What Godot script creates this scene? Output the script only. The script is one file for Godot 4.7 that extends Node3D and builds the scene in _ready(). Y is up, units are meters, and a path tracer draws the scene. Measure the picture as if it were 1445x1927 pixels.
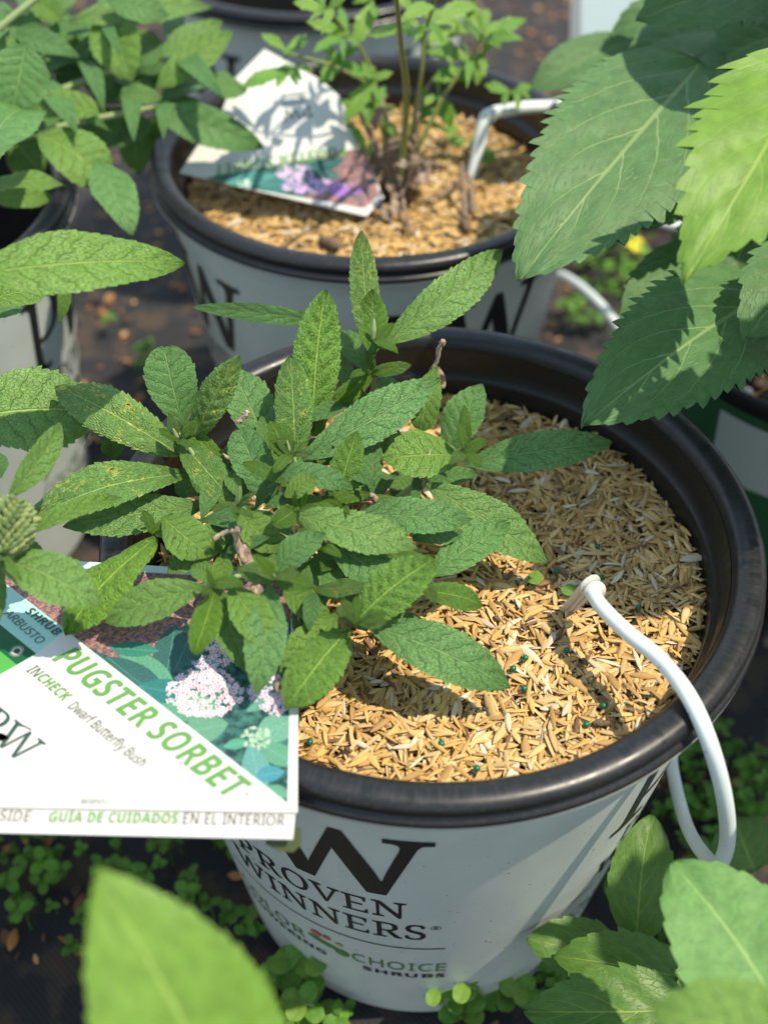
extends Node3D
# ---------------------------------------------------------------- camera numbers
const FPX := 2118.0
const PITCH := 0.78609
const CAM_Y := 0.62
const RIM_Y := 0.275
const MY := 0.245          # mulch level in the near pot
const CARD_Y := 0.2785
const POT := Vector3(0.0201, 0, -0.3401)
const BACK := Vector3(-0.0075, 0, -0.675)
var rng := RandomNumberGenerator.new()
var used := {}
var M := {}

func ray(u: float, v: float) -> Vector3:
	var x := (u - 722.5) / FPX
	var y := -(v - 963.5) / FPX
	return Vector3(x, y * cos(PITCH) - sin(PITCH), -(y * sin(PITCH) + cos(PITCH)))

func at(u: float, v: float, y: float) -> Vector3:
	var r := ray(u, v)
	return Vector3(0, CAM_Y, 0) + r * ((y - CAM_Y) / r.y)

func atd(u: float, v: float, d: float) -> Vector3:
	return Vector3(0, CAM_Y, 0) + ray(u, v) * d

func depth_of(p: Vector3) -> float:
	return -p.z * cos(PITCH) + (CAM_Y - p.y) * sin(PITCH)

func rnd(a: float, b: float) -> float:
	return rng.randf_range(a, b)

# ---------------------------------------------------------------- nodes
func numbered(called: String) -> String:
	if not used.has(called):
		used[called] = 0
		return called
	used[called] += 1
	return "%s_%03d" % [called, used[called]]

func thing(called: String, where: Vector3, label: String, category: String, group := "") -> Node3D:
	var o := Node3D.new()
	o.name = numbered(called)
	add_child(o)
	o.position = where
	tag(o, label, category, group)
	return o

func tag(o: Node3D, label: String, category: String, group := "", kind := "") -> void:
	if label: o.set_meta("label", label)
	if category: o.set_meta("category", category)
	if group: o.set_meta("group", group)
	if kind: o.set_meta("kind", kind)

func part(parent: Node3D, called: String, mesh: Mesh, mat: Material, world := Transform3D()) -> MeshInstance3D:
	var o := MeshInstance3D.new()
	o.mesh = mesh
	o.material_override = mat
	o.cast_shadow = GeometryInstance3D.SHADOW_CASTING_SETTING_ON
	if parent == self:
		o.name = numbered(called)
		add_child(o)
		o.transform = world
	else:
		o.name = called
		parent.add_child(o, true)
		o.transform = parent.transform.inverse() * world if parent.get_parent() == self else (parent.get_parent().transform * parent.transform).inverse() * world
	return o

# ---------------------------------------------------------------- meshes
func grid_mesh(P: PackedVector3Array, UV: PackedVector2Array, nu: int, nv: int, holes := {}, wrap_u := false) -> ArrayMesh:
	# P[j*nu+i]; normal = dv x du
	var N := PackedVector3Array()
	N.resize(nu * nv)
	for j in nv:
		for i in nu:
			var i0 := i - 1
			var i1 := i + 1
			if wrap_u:
				if i0 < 0: i0 = nu - 2
				if i1 >= nu: i1 = 1
			i0 = maxi(i0, 0)
			i1 = mini(i1, nu - 1)
			var du := P[j * nu + i1] - P[j * nu + i0]
			var dv := P[mini(j + 1, nv - 1) * nu + i] - P[maxi(j - 1, 0) * nu + i]
			var n := dv.cross(du)
			N[j * nu + i] = n.normalized() if n.length_squared() > 1e-22 else Vector3.UP
	var I := PackedInt32Array()
	for j in nv - 1:
		for i in nu - 1:
			if holes.has(j * nu + i): continue
			var a := j * nu + i
			I.append_array([a, a + 1, a + nu, a + 1, a + nu + 1, a + nu])
	var arr := []
	arr.resize(Mesh.ARRAY_MAX)
	arr[Mesh.ARRAY_VERTEX] = P
	arr[Mesh.ARRAY_NORMAL] = N
	arr[Mesh.ARRAY_TEX_UV] = UV
	arr[Mesh.ARRAY_INDEX] = I
	var m := ArrayMesh.new()
	m.add_surface_from_arrays(Mesh.PRIMITIVE_TRIANGLES, arr)
	return m

func tri_mesh(V: PackedVector3Array, normal := Vector3.ZERO) -> ArrayMesh:
	var st := SurfaceTool.new()
	st.begin(Mesh.PRIMITIVE_TRIANGLES)
	for v in V:
		if normal != Vector3.ZERO: st.set_normal(normal)
		st.add_vertex(v)
	if normal == Vector3.ZERO: st.generate_normals()
	return st.commit()

func lathe(profile: Array, n := 96) -> ArrayMesh:
	var P := PackedVector3Array()
	var UV := PackedVector2Array()
	var nu := n + 1
	for j in profile.size():
		for i in nu:
			var a := -TAU * i / n
			var q: Vector2 = profile[j]
			P.append(Vector3(sin(a) * q.x, q.y, cos(a) * q.x))
			UV.append(Vector2(float(i) / n * 6.0, q.y * 10.0))
	return grid_mesh(P, UV, nu, profile.size(), {}, true)

func smooth_path(pts: Array, per := 8) -> PackedVector3Array:
	var out := PackedVector3Array()
	for k in pts.size() - 1:
		var p0: Vector3 = pts[maxi(k - 1, 0)]
		var p1: Vector3 = pts[k]
		var p2: Vector3 = pts[k + 1]
		var p3: Vector3 = pts[mini(k + 2, pts.size() - 1)]
		for s in per:
			out.append(p1.cubic_interpolate(p2, p0, p3, float(s) / per))
	out.append(pts[-1])
	return out

func tube(pts: Array, radii: Array, sides := 10, per := 8, rough := 0.0) -> ArrayMesh:
	var c := smooth_path(pts, per)
	var n := c.size()
	var P := PackedVector3Array()
	var UV := PackedVector2Array()
	var up := Vector3(0.31, 0.2, 0.93).normalized()
	var run := 0.0
	for k in n:
		var d := (c[mini(k + 1, n - 1)] - c[maxi(k - 1, 0)]).normalized()
		var s := up.cross(d).normalized()
		up = d.cross(s).normalized()
		var f := float(k) / (n - 1) * (radii.size() - 1)
		var r: float = lerpf(radii[int(f)], radii[mini(int(f) + 1, radii.size() - 1)], f - int(f))
		if k == 0 or k == n - 1: r *= 0.55
		if k > 0: run += c[k].distance_to(c[k - 1])
		for i in sides + 1:
			var a := -TAU * i / sides
			var rr := r * (1.0 + rough * sin(a * 3.0 + k * 1.7) + rough * sin(k * 2.9))
			P.append(c[k] + (s * cos(a) + up * sin(a)) * rr)
			UV.append(Vector2(float(i) / sides, run * 60.0))
	# caps
	var PP := PackedVector3Array()
	var UU := PackedVector2Array()
	for i in sides + 1:
		PP.append(c[0]); UU.append(Vector2(0, 0))
	PP.append_array(P); UU.append_array(UV)
	for i in sides + 1:
		PP.append(c[n - 1]); UU.append(Vector2(0, 0))
	return grid_mesh(PP, UU, sides + 1, n + 2, {}, true)

# ---------------------------------------------------------------- lettering
func font(serif: bool, bold: bool) -> SystemFont:
	var f := SystemFont.new()
	f.font_names = PackedStringArray(["Droid Serif" if serif else "Droid Sans"])
	f.font_weight = 700 if bold else 400
	return f

func glyphs(txt: String, serif := false, bold := false) -> PackedVector2Array:
	var tm := TextMesh.new()
	tm.font = font(serif, bold)
	tm.font_size = 64
	tm.pixel_size = 0.01
	tm.depth = 0.0
	tm.curve_step = 1.0
	tm.text = txt
	var arr := tm.get_mesh_arrays() if tm.get_surface_count() > 0 else []
	var out := PackedVector2Array()
	if arr.is_empty(): return out
	var V: PackedVector3Array = arr[Mesh.ARRAY_VERTEX]
	var I = arr[Mesh.ARRAY_INDEX]
	if I == null or I.size() == 0:
		for v in V: out.append(Vector2(v.x, v.y))
	else:
		for i in I: out.append(Vector2(V[i].x, V[i].y))
	var lo := Vector2(1e9, 1e9)
	var hi := -lo
	for v in out:
		lo = lo.min(v); hi = hi.max(v)
	for i in out.size():
		out[i] = (out[i] - lo) / (hi - lo)
	return out

func split_tri(a: Vector2, b: Vector2, c: Vector2, sc: Vector2, lim: float, out: PackedVector2Array, lvl := 0) -> void:
	var l := maxf(((a - b) * sc).length(), maxf(((b - c) * sc).length(), ((a - c) * sc).length()))
	if l < lim or lvl > 5:
		out.append(a); out.append(b); out.append(c)
		return
	var ab := (a + b) / 2.0
	var bc := (b + c) / 2.0
	var ca := (c + a) / 2.0
	split_tri(a, ab, ca, sc, lim, out, lvl + 1)
	split_tri(ab, b, bc, sc, lim, out, lvl + 1)
	split_tri(ca, bc, c, sc, lim, out, lvl + 1)
	split_tri(ab, bc, ca, sc, lim, out, lvl + 1)

const RB := 0.103
const RT := 0.132
const WALL := 0.246
func wall_r(y: float) -> float:
	return RB + (RT - RB) * y / WALL

func on_wall(deg: float, y: float, off: float) -> Vector3:
	var r := wall_r(y) + off
	var a := deg_to_rad(deg)
	return Vector3(sin(a) * r, y, cos(a) * r)

func wall_print(tris: PackedVector2Array, d0: float, d1: float, y0: float, y1: float, off := 0.00035) -> ArrayMesh:
	# tris are in the unit square; they are wrapped round the pot wall
	var big := PackedVector2Array()
	var sc := Vector2(absf(d1 - d0) * 0.0021, y1 - y0)
	for i in range(0, tris.size(), 3):
		split_tri(tris[i], tris[i + 1], tris[i + 2], sc, 0.006, big)
	var V := PackedVector3Array()
	for p in big: V.append(on_wall(lerpf(d0, d1, p.x), lerpf(y0, y1, p.y), off))
	return tri_mesh(V)

func ellipse_tris(c: Vector2, r: Vector2, turn := 0.0, n := 20) -> PackedVector2Array:
	var out := PackedVector2Array()
	for i in n:
		var a := TAU * i / n
		var b := TAU * (i + 1) / n
		out.append(c)
		out.append(c + (Vector2(cos(b), sin(b)) * r).rotated(turn))
		out.append(c + (Vector2(cos(a), sin(a)) * r).rotated(turn))
	return out

# ---------------------------------------------------------------- materials
func mat(c: Color, rough := 0.6, spec := 0.5) -> StandardMaterial3D:
	var m := StandardMaterial3D.new()
	m.albedo_color = c.linear_to_srgb()
	m.roughness = rough
	m.metallic_specular = spec
	return m

func noise(freq: float, sd := 1, type := FastNoiseLite.TYPE_SIMPLEX_SMOOTH) -> FastNoiseLite:
	var n := FastNoiseLite.new()
	n.seed = sd
	n.frequency = freq
	n.noise_type = type
	return n

func leaf_textures(w: int, h: int, base: Color, veinc: Color, nv: float, net: float, spots: float, sd: int, curve: float, groove: Color, vs := 0.34, vt := 0.30, wv := 1.0, dome := 0.0) -> Array:
	var im := Image.create_empty(w, h, false, Image.FORMAT_RGB8)
	var hm := Image.create_empty(w, h, false, Image.FORMAT_L8)
	var cell := noise(net, sd, FastNoiseLite.TYPE_CELLULAR)
	cell.cellular_return_type = FastNoiseLite.RETURN_DISTANCE2_SUB
	cell.cellular_jitter = 0.9
	var fine := noise(0.09, sd + 3)
	var grain := noise(0.4, sd + 4)
	var mottle := noise(0.022, sd + 5)
	var spot := noise(0.028, sd + 9)
	var patch := noise(0.008, sd + 21)
	for y in h:
		var t := (y + 0.5) / h
		for x in w:
			var s := (x + 0.5) / w * 2.0 - 1.0
			var a := absf(s)
			var warp := fine.get_noise_2d(x * 0.5, y * 0.5)
			var mid := 1.0 - smoothstep(0.018, 0.05 - 0.022 * t, a)
			var p := t * nv - (curve * a + (-0.3 if wv > 0.5 else 0.9) * a * a) + (0.45 if s > 0 else 0.0) + wv * (warp * 0.10 + 0.30 * mottle.get_noise_2d(x * 0.9, y * 0.9))
			var f := absf(p - roundf(p))
			var thick := (0.062 if wv > 0.5 else 0.058) * (1.0 - 0.6 * a)
			var sec := (1.0 - smoothstep(thick * 0.3, thick, f)) * (1.0 - smoothstep(0.75, 0.98, a))
			# tertiary network
			var c := cell.get_noise_2d(x * 1.6 + y * 0.25 * signf(s), y * 0.85)
			var ter := 1.0 - smoothstep(-0.98, -0.80, c)
			var hgt := 1.0 - maxf(maxf(mid * 0.8, sec), ter * 0.75)
			hgt = lerpf(hgt, smoothstep(-1.0, -0.35, c) * (1.0 - 0.8 * maxf(mid, sec)), dome)
			var pill := clampf(f * 2.0, 0, 1)
			hgt = hgt * (0.55 + 0.3 * sqrt(pill)) + 0.12 * grain.get_noise_2d(x, y)
			var k := 1.0 + 0.22 * mottle.get_noise_2d(x, y) + 0.14 * warp + 0.16 * grain.get_noise_2d(x, y)
			var col := Color(base.r * k, base.g * k, base.b * k * (1.0 + 0.1 * warp))
			col = col.lerp(groove, maxf(sec * vs, ter * vt)).lerp(veinc, mid * 0.75)
			if spots > 0.0:
				var sp := smoothstep(0.36, 0.52, spot.get_noise_2d(x * 1.3, y) + 0.3 * warp + 0.75 * patch.get_noise_2d(x, y) - 0.02)
				col = col.lerp(Color(0.50, 0.52, 0.10), sp * 0.75)
				var br := smoothstep(0.80, 0.88, spot.get_noise_2d(x * 1.3, y) + 0.3 * grain.get_noise_2d(x * 0.6, y * 0.6) + 0.6 * patch.get_noise_2d(x, y))
				col = col.lerp(Color(0.10, 0.05, 0.02), br)
			im.set_pixel(x, y, Color(clampf(col.r, 0, 1), clampf(col.g, 0, 1), clampf(col.b, 0, 1)).linear_to_srgb())
			hm.set_pixel(x, y, Color(clampf(hgt, 0, 1), 0, 0))
	return [ImageTexture.create_from_image(im), ImageTexture.create_from_image(hm)]

func leaf_mat(tex: Array, tint: Color, rough: float, relief: float, back: Color) -> StandardMaterial3D:
	var m := StandardMaterial3D.new()
	m.albedo_texture = tex[0]
	m.albedo_color = tint
	m.roughness = rough
	m.metallic_specular = 0.45
	m.heightmap_enabled = true
	m.heightmap_texture = tex[1]
	m.heightmap_scale = relief
	m.backlight_enabled = true
	m.backlight = back
	return m

# ---------------------------------------------------------------- leaves
const SHAPES := {
	# power towards base, towards tip, tooth depth, tooth spacing mm, quilting, side veins, how far teeth lean forward
	"A": [0.95, 0.88, 0.075, 3.4, 0.014, 7.0, 0.6],
	"J": [0.50, 1.0, 0.20, 8.5, 0.030, 5.0, 0.7],
	"B": [0.74, 0.70, 0.085, 2.9, 0.060, 8.0, 0.5],
	"O": [0.88, 0.50, 0.06, 3.4, 0.014, 7.0, 0.5],
	"C": [0.46, 0.80, 0.115, 6.5, 0.030, 5.0, 0.6],
	"L": [0.85, 0.95, 0.045, 4.5, 0.014, 7.0, 0.5],
	"D": [0.95, 1.0, 0.22, 5.0, 0.01, 5.0, 0.8],
	"W": [0.55, 0.72, 0.06, 7.0, 0.02, 5.0, 0.5],
	"R": [0.42, 0.36, 0.03, 3.0, 0.01, 5.0, 0.4],
}
func leaf_mesh(L: float, W: float, kind: String, o: Dictionary, sd: int) -> ArrayMesh:
	var sh: Array = SHAPES[kind]
	var a: float = sh[0]
	var b: float = sh[1]
	var tm := a / (a + b)
	var peak := pow(tm, a) * pow(1.0 - tm, b)
	var nt := clampi(int(L * 1000.0 / float(sh[3])), 4, 26)
	if o.get("low", false): nt = mini(nt, 8)
	var arch: float = o.get("arch", 0.06)
	var fold: float = o.get("fold", 0.25)
	var twist: float = deg_to_rad(o.get("twist", 0.0))
	var curl: float = o.get("curl", 0.0)
	var wave: float = o.get("wave", 0.03)
	var side := 6 if kind == "B" else 5
	if o.get("low", false): side = 3
	var nu := side * 2 + 1
	var ts := []
	for k in nt:
		for ph in [0.0, 0.5, 0.88]: ts.append((k + ph) / nt)
	ts.append(1.0)
	var r := RandomNumberGenerator.new()
	r.seed = sd * 7919 + 13
	var ph1 := r.randf() * TAU
	var ph2 := r.randf() * TAU
	var bent := r.randf_range(-0.03, 0.03)
	var P := PackedVector3Array()
	var UV := PackedVector2Array()
	var holes := {}
	var bites: Array = o.get("holes", [])
	for j in ts.size():
		var t: float = ts[j]
		var w := pow(t, a) * pow(1.0 - t, b) / peak * W * 0.5
		w = maxf(w, 0.0009 * (1.0 - t))
		var tooth: float = [0.0, 0.7, 1.0][j % 3] if j < ts.size() - 1 else 0.0
		tooth *= float(sh[2]) * smoothstep(0.03, 0.16, t) * (1.0 if t < 0.97 else 0.5) * (1.0 + 0.45 * sin((j / 3) * 2.3 + ph1)) * (1.0 if kind != "C" else smoothstep(0.12, 0.3, t))
		var y0 := arch * 4.0 * pow(t, 1.25) * (1.0 - t) * 1.12 * L + curl * L * sin(t * TAU)
		var x0 := bent * sin(t * PI) * L
		var tw := twist * (t - 0.3)
		for i in nu:
			var s := float(i - side) / side
			var as_ := absf(s)
			var x := s * w
			var z := t * L
			if i == 0 or i == nu - 1:
				x *= 1.0 + tooth
				z += tooth * w * float(sh[6])
			elif as_ > 0.8 - 0.001:
				x *= 1.0 + tooth * 0.45
				z += tooth * w * 0.3 * float(sh[6])
			var y := fold * as_ * w * (1.0 - 0.45 * as_)
			# pillows between the side veins
			var p := t * float(sh[5]) - 1.5 * as_ + (0.45 if s > 0 else 0.0)
			var q: float = float(sh[4]) * W * float(o.get("quilt", 1.0))
			y += q * (absf(sin(p * PI)) - 0.5) * sin(PI * minf(as_ * 1.1, 1.0))
			if kind == "B":
				y += q * 0.35 * sin(as_ * PI * 4.0 + ph2) * sin(p * TAU + ph1) * sin(PI * as_)
				y -= 0.22 * w * pow(as_, 4.0)
			y += wave * W * sin(t * 11.0 + ph1 + s * 1.3) * as_ * as_
			var v := Vector2(x, y).rotated(tw)
			P.append(Vector3(v.x + x0, v.y + y0, z))
			UV.append(Vector2(s * 0.5 + 0.5, t))
			for h in bites:
				if Vector2((t - h[0]) / h[2], (s - h[1]) / h[3]).length() < 1.0 + 0.4 * sin(j * 3.1 + i * 5.0):
					holes[j * nu + i] = true
	return grid_mesh(P, UV, nu, ts.size(), holes)

var leaf_no := 0
func leaf_at(parent: Node3D, B: Vector3, T: Vector3, W: float, kind: String, m: Material, o := {}, called := "leaf") -> MeshInstance3D:
	leaf_no += 1
	var cam := Vector3(0, CAM_Y, 0)
	var ax := T - B
	var L := ax.length()
	var a := ax / L
	var view := (cam - (B + T) / 2.0).normalized()
	var up: float = o.get("up", 0.5)
	var hint := (Vector3.UP * up + view * (1.0 - up)).normalized()
	if absf(hint.dot(a)) > 0.93: hint = view
	var N := (hint - a * hint.dot(a)).normalized().rotated(a, deg_to_rad(o.get("roll", 0.0)))
	var S := N.cross(a)
	var pr := (S - view * S.dot(view)).length()
	var mesh := leaf_mesh(L, W / maxf(pr, 0.4), kind, o, leaf_no)
	return part(parent, called, mesh, m, Transform3D(Basis(S, N, a), B))

# a leaf given by where its base and tip are seen and how high above the mulch (cm) they stand
func lf(parent: Node3D, bx: float, by: float, bh: float, tx: float, ty: float, th: float, wpx: float, kind: String, m: Material, o := {}) -> MeshInstance3D:
	var B := at(bx, by, MY + bh * 0.01)
	var T := at(tx, ty, MY + th * 0.01)
	o = o.duplicate()
	o.roll = o.get("roll", 0.0) + rnd(-10, 10)
	o.arch = o.get("arch", 0.06) + rnd(-0.025, 0.03)
	o.twist = o.get("twist", 0.0) + rnd(-18, 18)
	o.fold = o.get("fold", 0.25) + rnd(-0.12, 0.14)
	o.wave = o.get("wave", 0.035) + rnd(0.0, 0.03)
	return leaf_at(parent, B, T, wpx * depth_of((B + T) / 2.0) / FPX, kind, m, o)

# ---------------------------------------------------------------- pots
func build_pot(where: Vector3, turn: float, label: String, group: String, prints := true) -> Node3D:
	var o := thing("nursery_pot", where, label, "pot", group)
	o.rotation.y = deg_to_rad(turn)
	if not M.has("pot_wall_mesh"):
		M.pot_wall_mesh = lathe([Vector2(0.0, 0.004), Vector2(0.09, 0.004), Vector2(0.096, 0.0), Vector2(RB - 0.001, 0.0005), Vector2(RB + 0.0004, 0.004), Vector2(wall_r(0.06), 0.06), Vector2(wall_r(0.12), 0.12), Vector2(wall_r(0.18), 0.18), Vector2(wall_r(0.22), 0.22), Vector2(wall_r(0.2642), 0.2642)], 128)
		M.pot_rim_mesh = lathe([Vector2(0.1330, 0.2640), Vector2(0.1395, 0.2644), Vector2(0.1415, 0.2652), Vector2(0.1421, 0.2668), Vector2(0.1414, 0.2683), Vector2(0.1397, 0.2689), Vector2(0.1393, 0.2698), Vector2(0.1400, 0.2706), Vector2(0.1409, 0.2722), Vector2(0.1406, 0.2745), Vector2(0.1392, 0.2762), Vector2(0.1370, 0.2771), Vector2(0.1340, 0.2773), Vector2(0.1308, 0.2765), Vector2(0.1286, 0.2746), Vector2(0.1272, 0.271)], 160)
		M.pot_edge_mesh = lathe([Vector2(0.1402, 0.2640), Vector2(0.1413, 0.2639), Vector2(0.1419, 0.2645), Vector2(0.1416, 0.2652)], 160)
		M.pot_liner_mesh = lathe([Vector2(0.1270, 0.2710), Vector2(0.1262, 0.262), Vector2(0.1252, 0.2572), Vector2(0.1230, 0.2556), Vector2(0.1222, 0.2535), Vector2(0.1218, 0.247), Vector2(0.118, 0.215), Vector2(0.098, 0.03), Vector2(0.0, 0.03)], 128)
		M.prints = []
		var rule := PackedVector2Array([Vector2(0, 0), Vector2(0, 1), Vector2(1, 1), Vector2(0, 0), Vector2(1, 1), Vector2(1, 0)])
		var emblem := ellipse_tris(Vector2(0.45, 0.5), Vector2(0.5, 0.16), -0.35)
		emblem.append_array(ellipse_tris(Vector2(0.85, 0.25), Vector2(0.19, 0.28)))
		var red := ellipse_tris(Vector2(0.25, 0.92), Vector2(0.14, 0.2))
		red.append_array(ellipse_tris(Vector2(0.52, 0.97), Vector2(0.11, 0.14)))
		var yellow := ellipse_tris(Vector2(0.82, 0.85), Vector2(0.1, 0.13))
		for k in 4:
			var c := k * 90.0
			M.prints.append(["monogram", wall_print(glyphs("P", true, false), c - 27, c - 10, 0.179, 0.2365), "ink"])
			M.prints.append(["monogram", wall_print(glyphs("W", true, true), c - 11, c + 24.6, 0.1776, 0.2365, 0.0005), "ink"])
			M.prints.append(["lettering", wall_print(glyphs("PROVEN", true), c - 20, c + 20, 0.1508, 0.1697), "ink"])
			M.prints.append(["lettering", wall_print(glyphs("WINNERS", true), c - 24.3, c + 24.3, 0.124, 0.1435), "ink"])
			M.prints.append(["lettering", wall_print(glyphs("\u00ae"), c + 25.2, c + 27.4, 0.1375, 0.1425), "ink"])
			M.prints.append(["printed_line", wall_print(rule, c - 29, c + 29, 0.1105, 0.1115), "ink"])
			M.prints.append(["lettering", wall_print(glyphs("COLOR"), c - 30, c - 6.5, 0.0770, 0.0884), "ink_green"])
			M.prints.append(["lettering", wall_print(glyphs("CHOICE"), c + 6.6, c + 30, 0.0770, 0.0884), "ink_green"])
			M.prints.append(["emblem", wall_print(emblem, c - 5, c + 5.6, 0.078, 0.0945), "ink_green"])
			M.prints.append(["emblem", wall_print(red, c - 5, c + 5.6, 0.080, 0.0975, 0.0006), "ink_red"])
			M.prints.append(["emblem", wall_print(yellow, c - 5, c + 5.6, 0.079, 0.096, 0.0006), "ink_yellow"])
			M.prints.append(["lettering", wall_print(glyphs("FLOWERING", false, true), c - 29.5, c - 1, 0.0665, 0.0725), "ink"])
			M.prints.append(["lettering", wall_print(glyphs("SHRUBS", false, true), c + 9, c + 30, 0.0665, 0.0725), "ink"])
	var here := o.transform
	var w := part(o, "wall", M.pot_wall_mesh, M.sleeve, here)
	part(o, "rim", M.pot_rim_mesh, M.black_plastic, here)
	part(o, "sleeve_edge", M.pot_edge_mesh, M.edge_plastic, here)
	part(o, "inner_wall", M.pot_liner_mesh, M.black_inner, here)
	if prints:
		for p in M.prints: part(w, p[0], p[1], M[p[2]], here)
	return o

# ---------------------------------------------------------------- rice hulls
func hull_mesh(bend: float, wid: float, open: float) -> ArrayMesh:
	var P := PackedVector3Array()
	var UV := PackedVector2Array()
	var nu := 7
	var nv := 7
	for j in nv:
		var t := float(j) / (nv - 1)
		var w := pow(sin(PI * clampf(t * 0.94 + 0.03, 0, 1)), 0.75) * wid * 0.5
		for i in nu:
			var a := lerpf(-PI * open, PI * open, float(i) / (nu - 1))
			var ridge := 1.0 + 0.10 * cos(a * 5.0)
			P.append(Vector3(sin(a) * w * ridge, (cos(a) - 0.2) * w * 0.42 * ridge + bend * sin(PI * t), t - 0.5))
			UV.append(Vector2(float(i) / (nu - 1), t))
	return grid_mesh(P, UV, nu, nv)

func hull_color() -> Color:
	var q := rng.randf()
	var c := Color(0.56, 0.345, 0.112)
	if q < 0.24: c = Color(0.60, 0.41, 0.175)
	elif q < 0.31: c = Color(0.62, 0.51, 0.36)
	elif q < 0.47: c = Color(0.43, 0.255, 0.09)
	elif q < 0.515: c = Color(0.20, 0.11, 0.055)
	elif q < 0.75: c = Color(0.57, 0.39, 0.17)
	var k := rnd(0.8, 1.12)
	return Color(c.r * k, c.g * k, c.b * k)

func hull_heap(centre: Vector3, radius: float, y: float, count: int, skip: Array) -> Array:
	# transforms and colours of hulls strewn over a disc
	var n := noise(18.0, 5)
	var out := []
	for k in count:
		var r := radius * sqrt(rng.randf())
		var a := rng.randf() * TAU
		var layer := float(k) / count
		var p := centre + Vector3(cos(a) * r, 0, sin(a) * r)
		p.y = y - 0.004 + layer * 0.0052 + n.get_noise_2d(p.x, p.z) * 0.003 + maxf(0.0, r - radius * 0.93) * 0.25
		var L := rnd(0.0055, 0.0120)
		if rng.randf() < 0.06: L *= 1.3
		var b := Basis.from_euler(Vector3(rnd(-0.2, 0.2), rng.randf() * TAU, rnd(-0.6, 0.6)))
		if rng.randf() < 0.22: b = b * Basis(Vector3(0, 0, 1), PI)
		var W := rnd(0.5, 0.95)
		out.append([Transform3D(b * Basis.from_scale(Vector3(L * W, L * W, L)), p), hull_color(), layer])
	return out

func multi(parent: Node3D, called: String, mesh: Mesh, m: Material, items: Array) -> MultiMeshInstance3D:
	var mm := MultiMesh.new()
	mm.transform_format = MultiMesh.TRANSFORM_3D
	mm.use_colors = true
	mm.mesh = mesh
	mm.instance_count = items.size()
	var inv := Transform3D() if parent == self else parent.transform.inverse()
	for k in items.size():
		mm.set_instance_transform(k, inv * items[k][0])
		mm.set_instance_color(k, items[k][1])
	var o := MultiMeshInstance3D.new()
	o.multimesh = mm
	o.material_override = m
	o.name = numbered(called) if parent == self else called
	parent.add_child(o, true)
	o.set_meta("kind", "stuff")
	return o

# ---------------------------------------------------------------- printed plant tags
func on_plane(u: float, v: float, pl: Plane) -> Vector3:
	return pl.intersects_ray(Vector3(0, CAM_Y, 0), ray(u, v))

func sheet_text(parent: Node3D, txt: String, pl: Plane, s: Vector2, e: Vector2, cap: float, m: Material, serif := false, bold := false, skew := 0.0, drop := 0.0) -> void:
	var S := on_plane(s.x, s.y, pl)
	var E := on_plane(e.x, e.y, pl)
	var d := (E - S).normalized()
	var n := pl.normal if pl.normal.y > 0 else -pl.normal
	var up := n.cross(d).normalized()
	var len := S.distance_to(E)
	var V := PackedVector3Array()
	for p in glyphs(txt, serif, bold):
		var y := (p.y - drop) * cap
		V.append(S + d * (p.x * len + y * skew) + up * y + n * 0.00035)
	part(parent, "lettering", tri_mesh(V, n), m)

func sheet_mesh(corners: Array, pl: Plane, thick: float, to_uv: Callable) -> ArrayMesh:
	# corners run round the sheet; a fan on both faces and a strip round the edge
	var n := pl.normal if pl.normal.y > 0 else -pl.normal
	var st := SurfaceTool.new()
	st.begin(Mesh.PRIMITIVE_TRIANGLES)
	var mid := Vector3.ZERO
	for c in corners: mid += c / corners.size()
	for k in corners.size():
		var a: Vector3 = corners[k]
		var b: Vector3 = corners[(k + 1) % corners.size()]
		var aa := a
		var bb := b
		for p in [mid, aa, bb]:
			st.set_uv(to_uv.call(p)); st.set_normal(n); st.add_vertex(p)
		for p in [mid, bb, aa]:
			st.set_uv(Vector2(0.01, 0.99)); st.set_normal(-n); st.add_vertex(p - n * thick)
		var side := n.cross(b - a).normalized()
		for p in [a, b - n * thick, b, a, a - n * thick, b - n * thick]:
			st.set_uv(Vector2(0.01, 0.99)); st.set_normal(side); st.add_vertex(p)
	return st.commit()

func fill_poly(im: Image, poly: PackedVector2Array, paint: Callable) -> void:
	var lo := Vector2(1e9, 1e9)
	var hi := -lo
	for p in poly:
		lo = lo.min(p); hi = hi.max(p)
	for y in range(maxi(0, int(lo.y)), mini(im.get_height(), int(hi.y) + 2)):
		for x in range(maxi(0, int(lo.x)), mini(im.get_width(), int(hi.x) + 2)):
			if Geometry2D.is_point_in_polygon(Vector2(x + 0.5, y + 0.5), poly):
				im.set_pixel(x, y, paint.call(x, y))

func leaf_poly(b: Vector2, t: Vector2, w: float, n := 10) -> PackedVector2Array:
	var out := PackedVector2Array()
	var d := t - b
	var s := Vector2(-d.y, d.x).normalized() * w * 0.5
	for k in n + 1: out.append(b + d * k / n + s * pow(sin(PI * k / n), 0.8))
	for k in range(n - 1, 0, -1): out.append(b + d * k / n - s * pow(sin(PI * k / n), 0.8))
	return out

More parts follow.
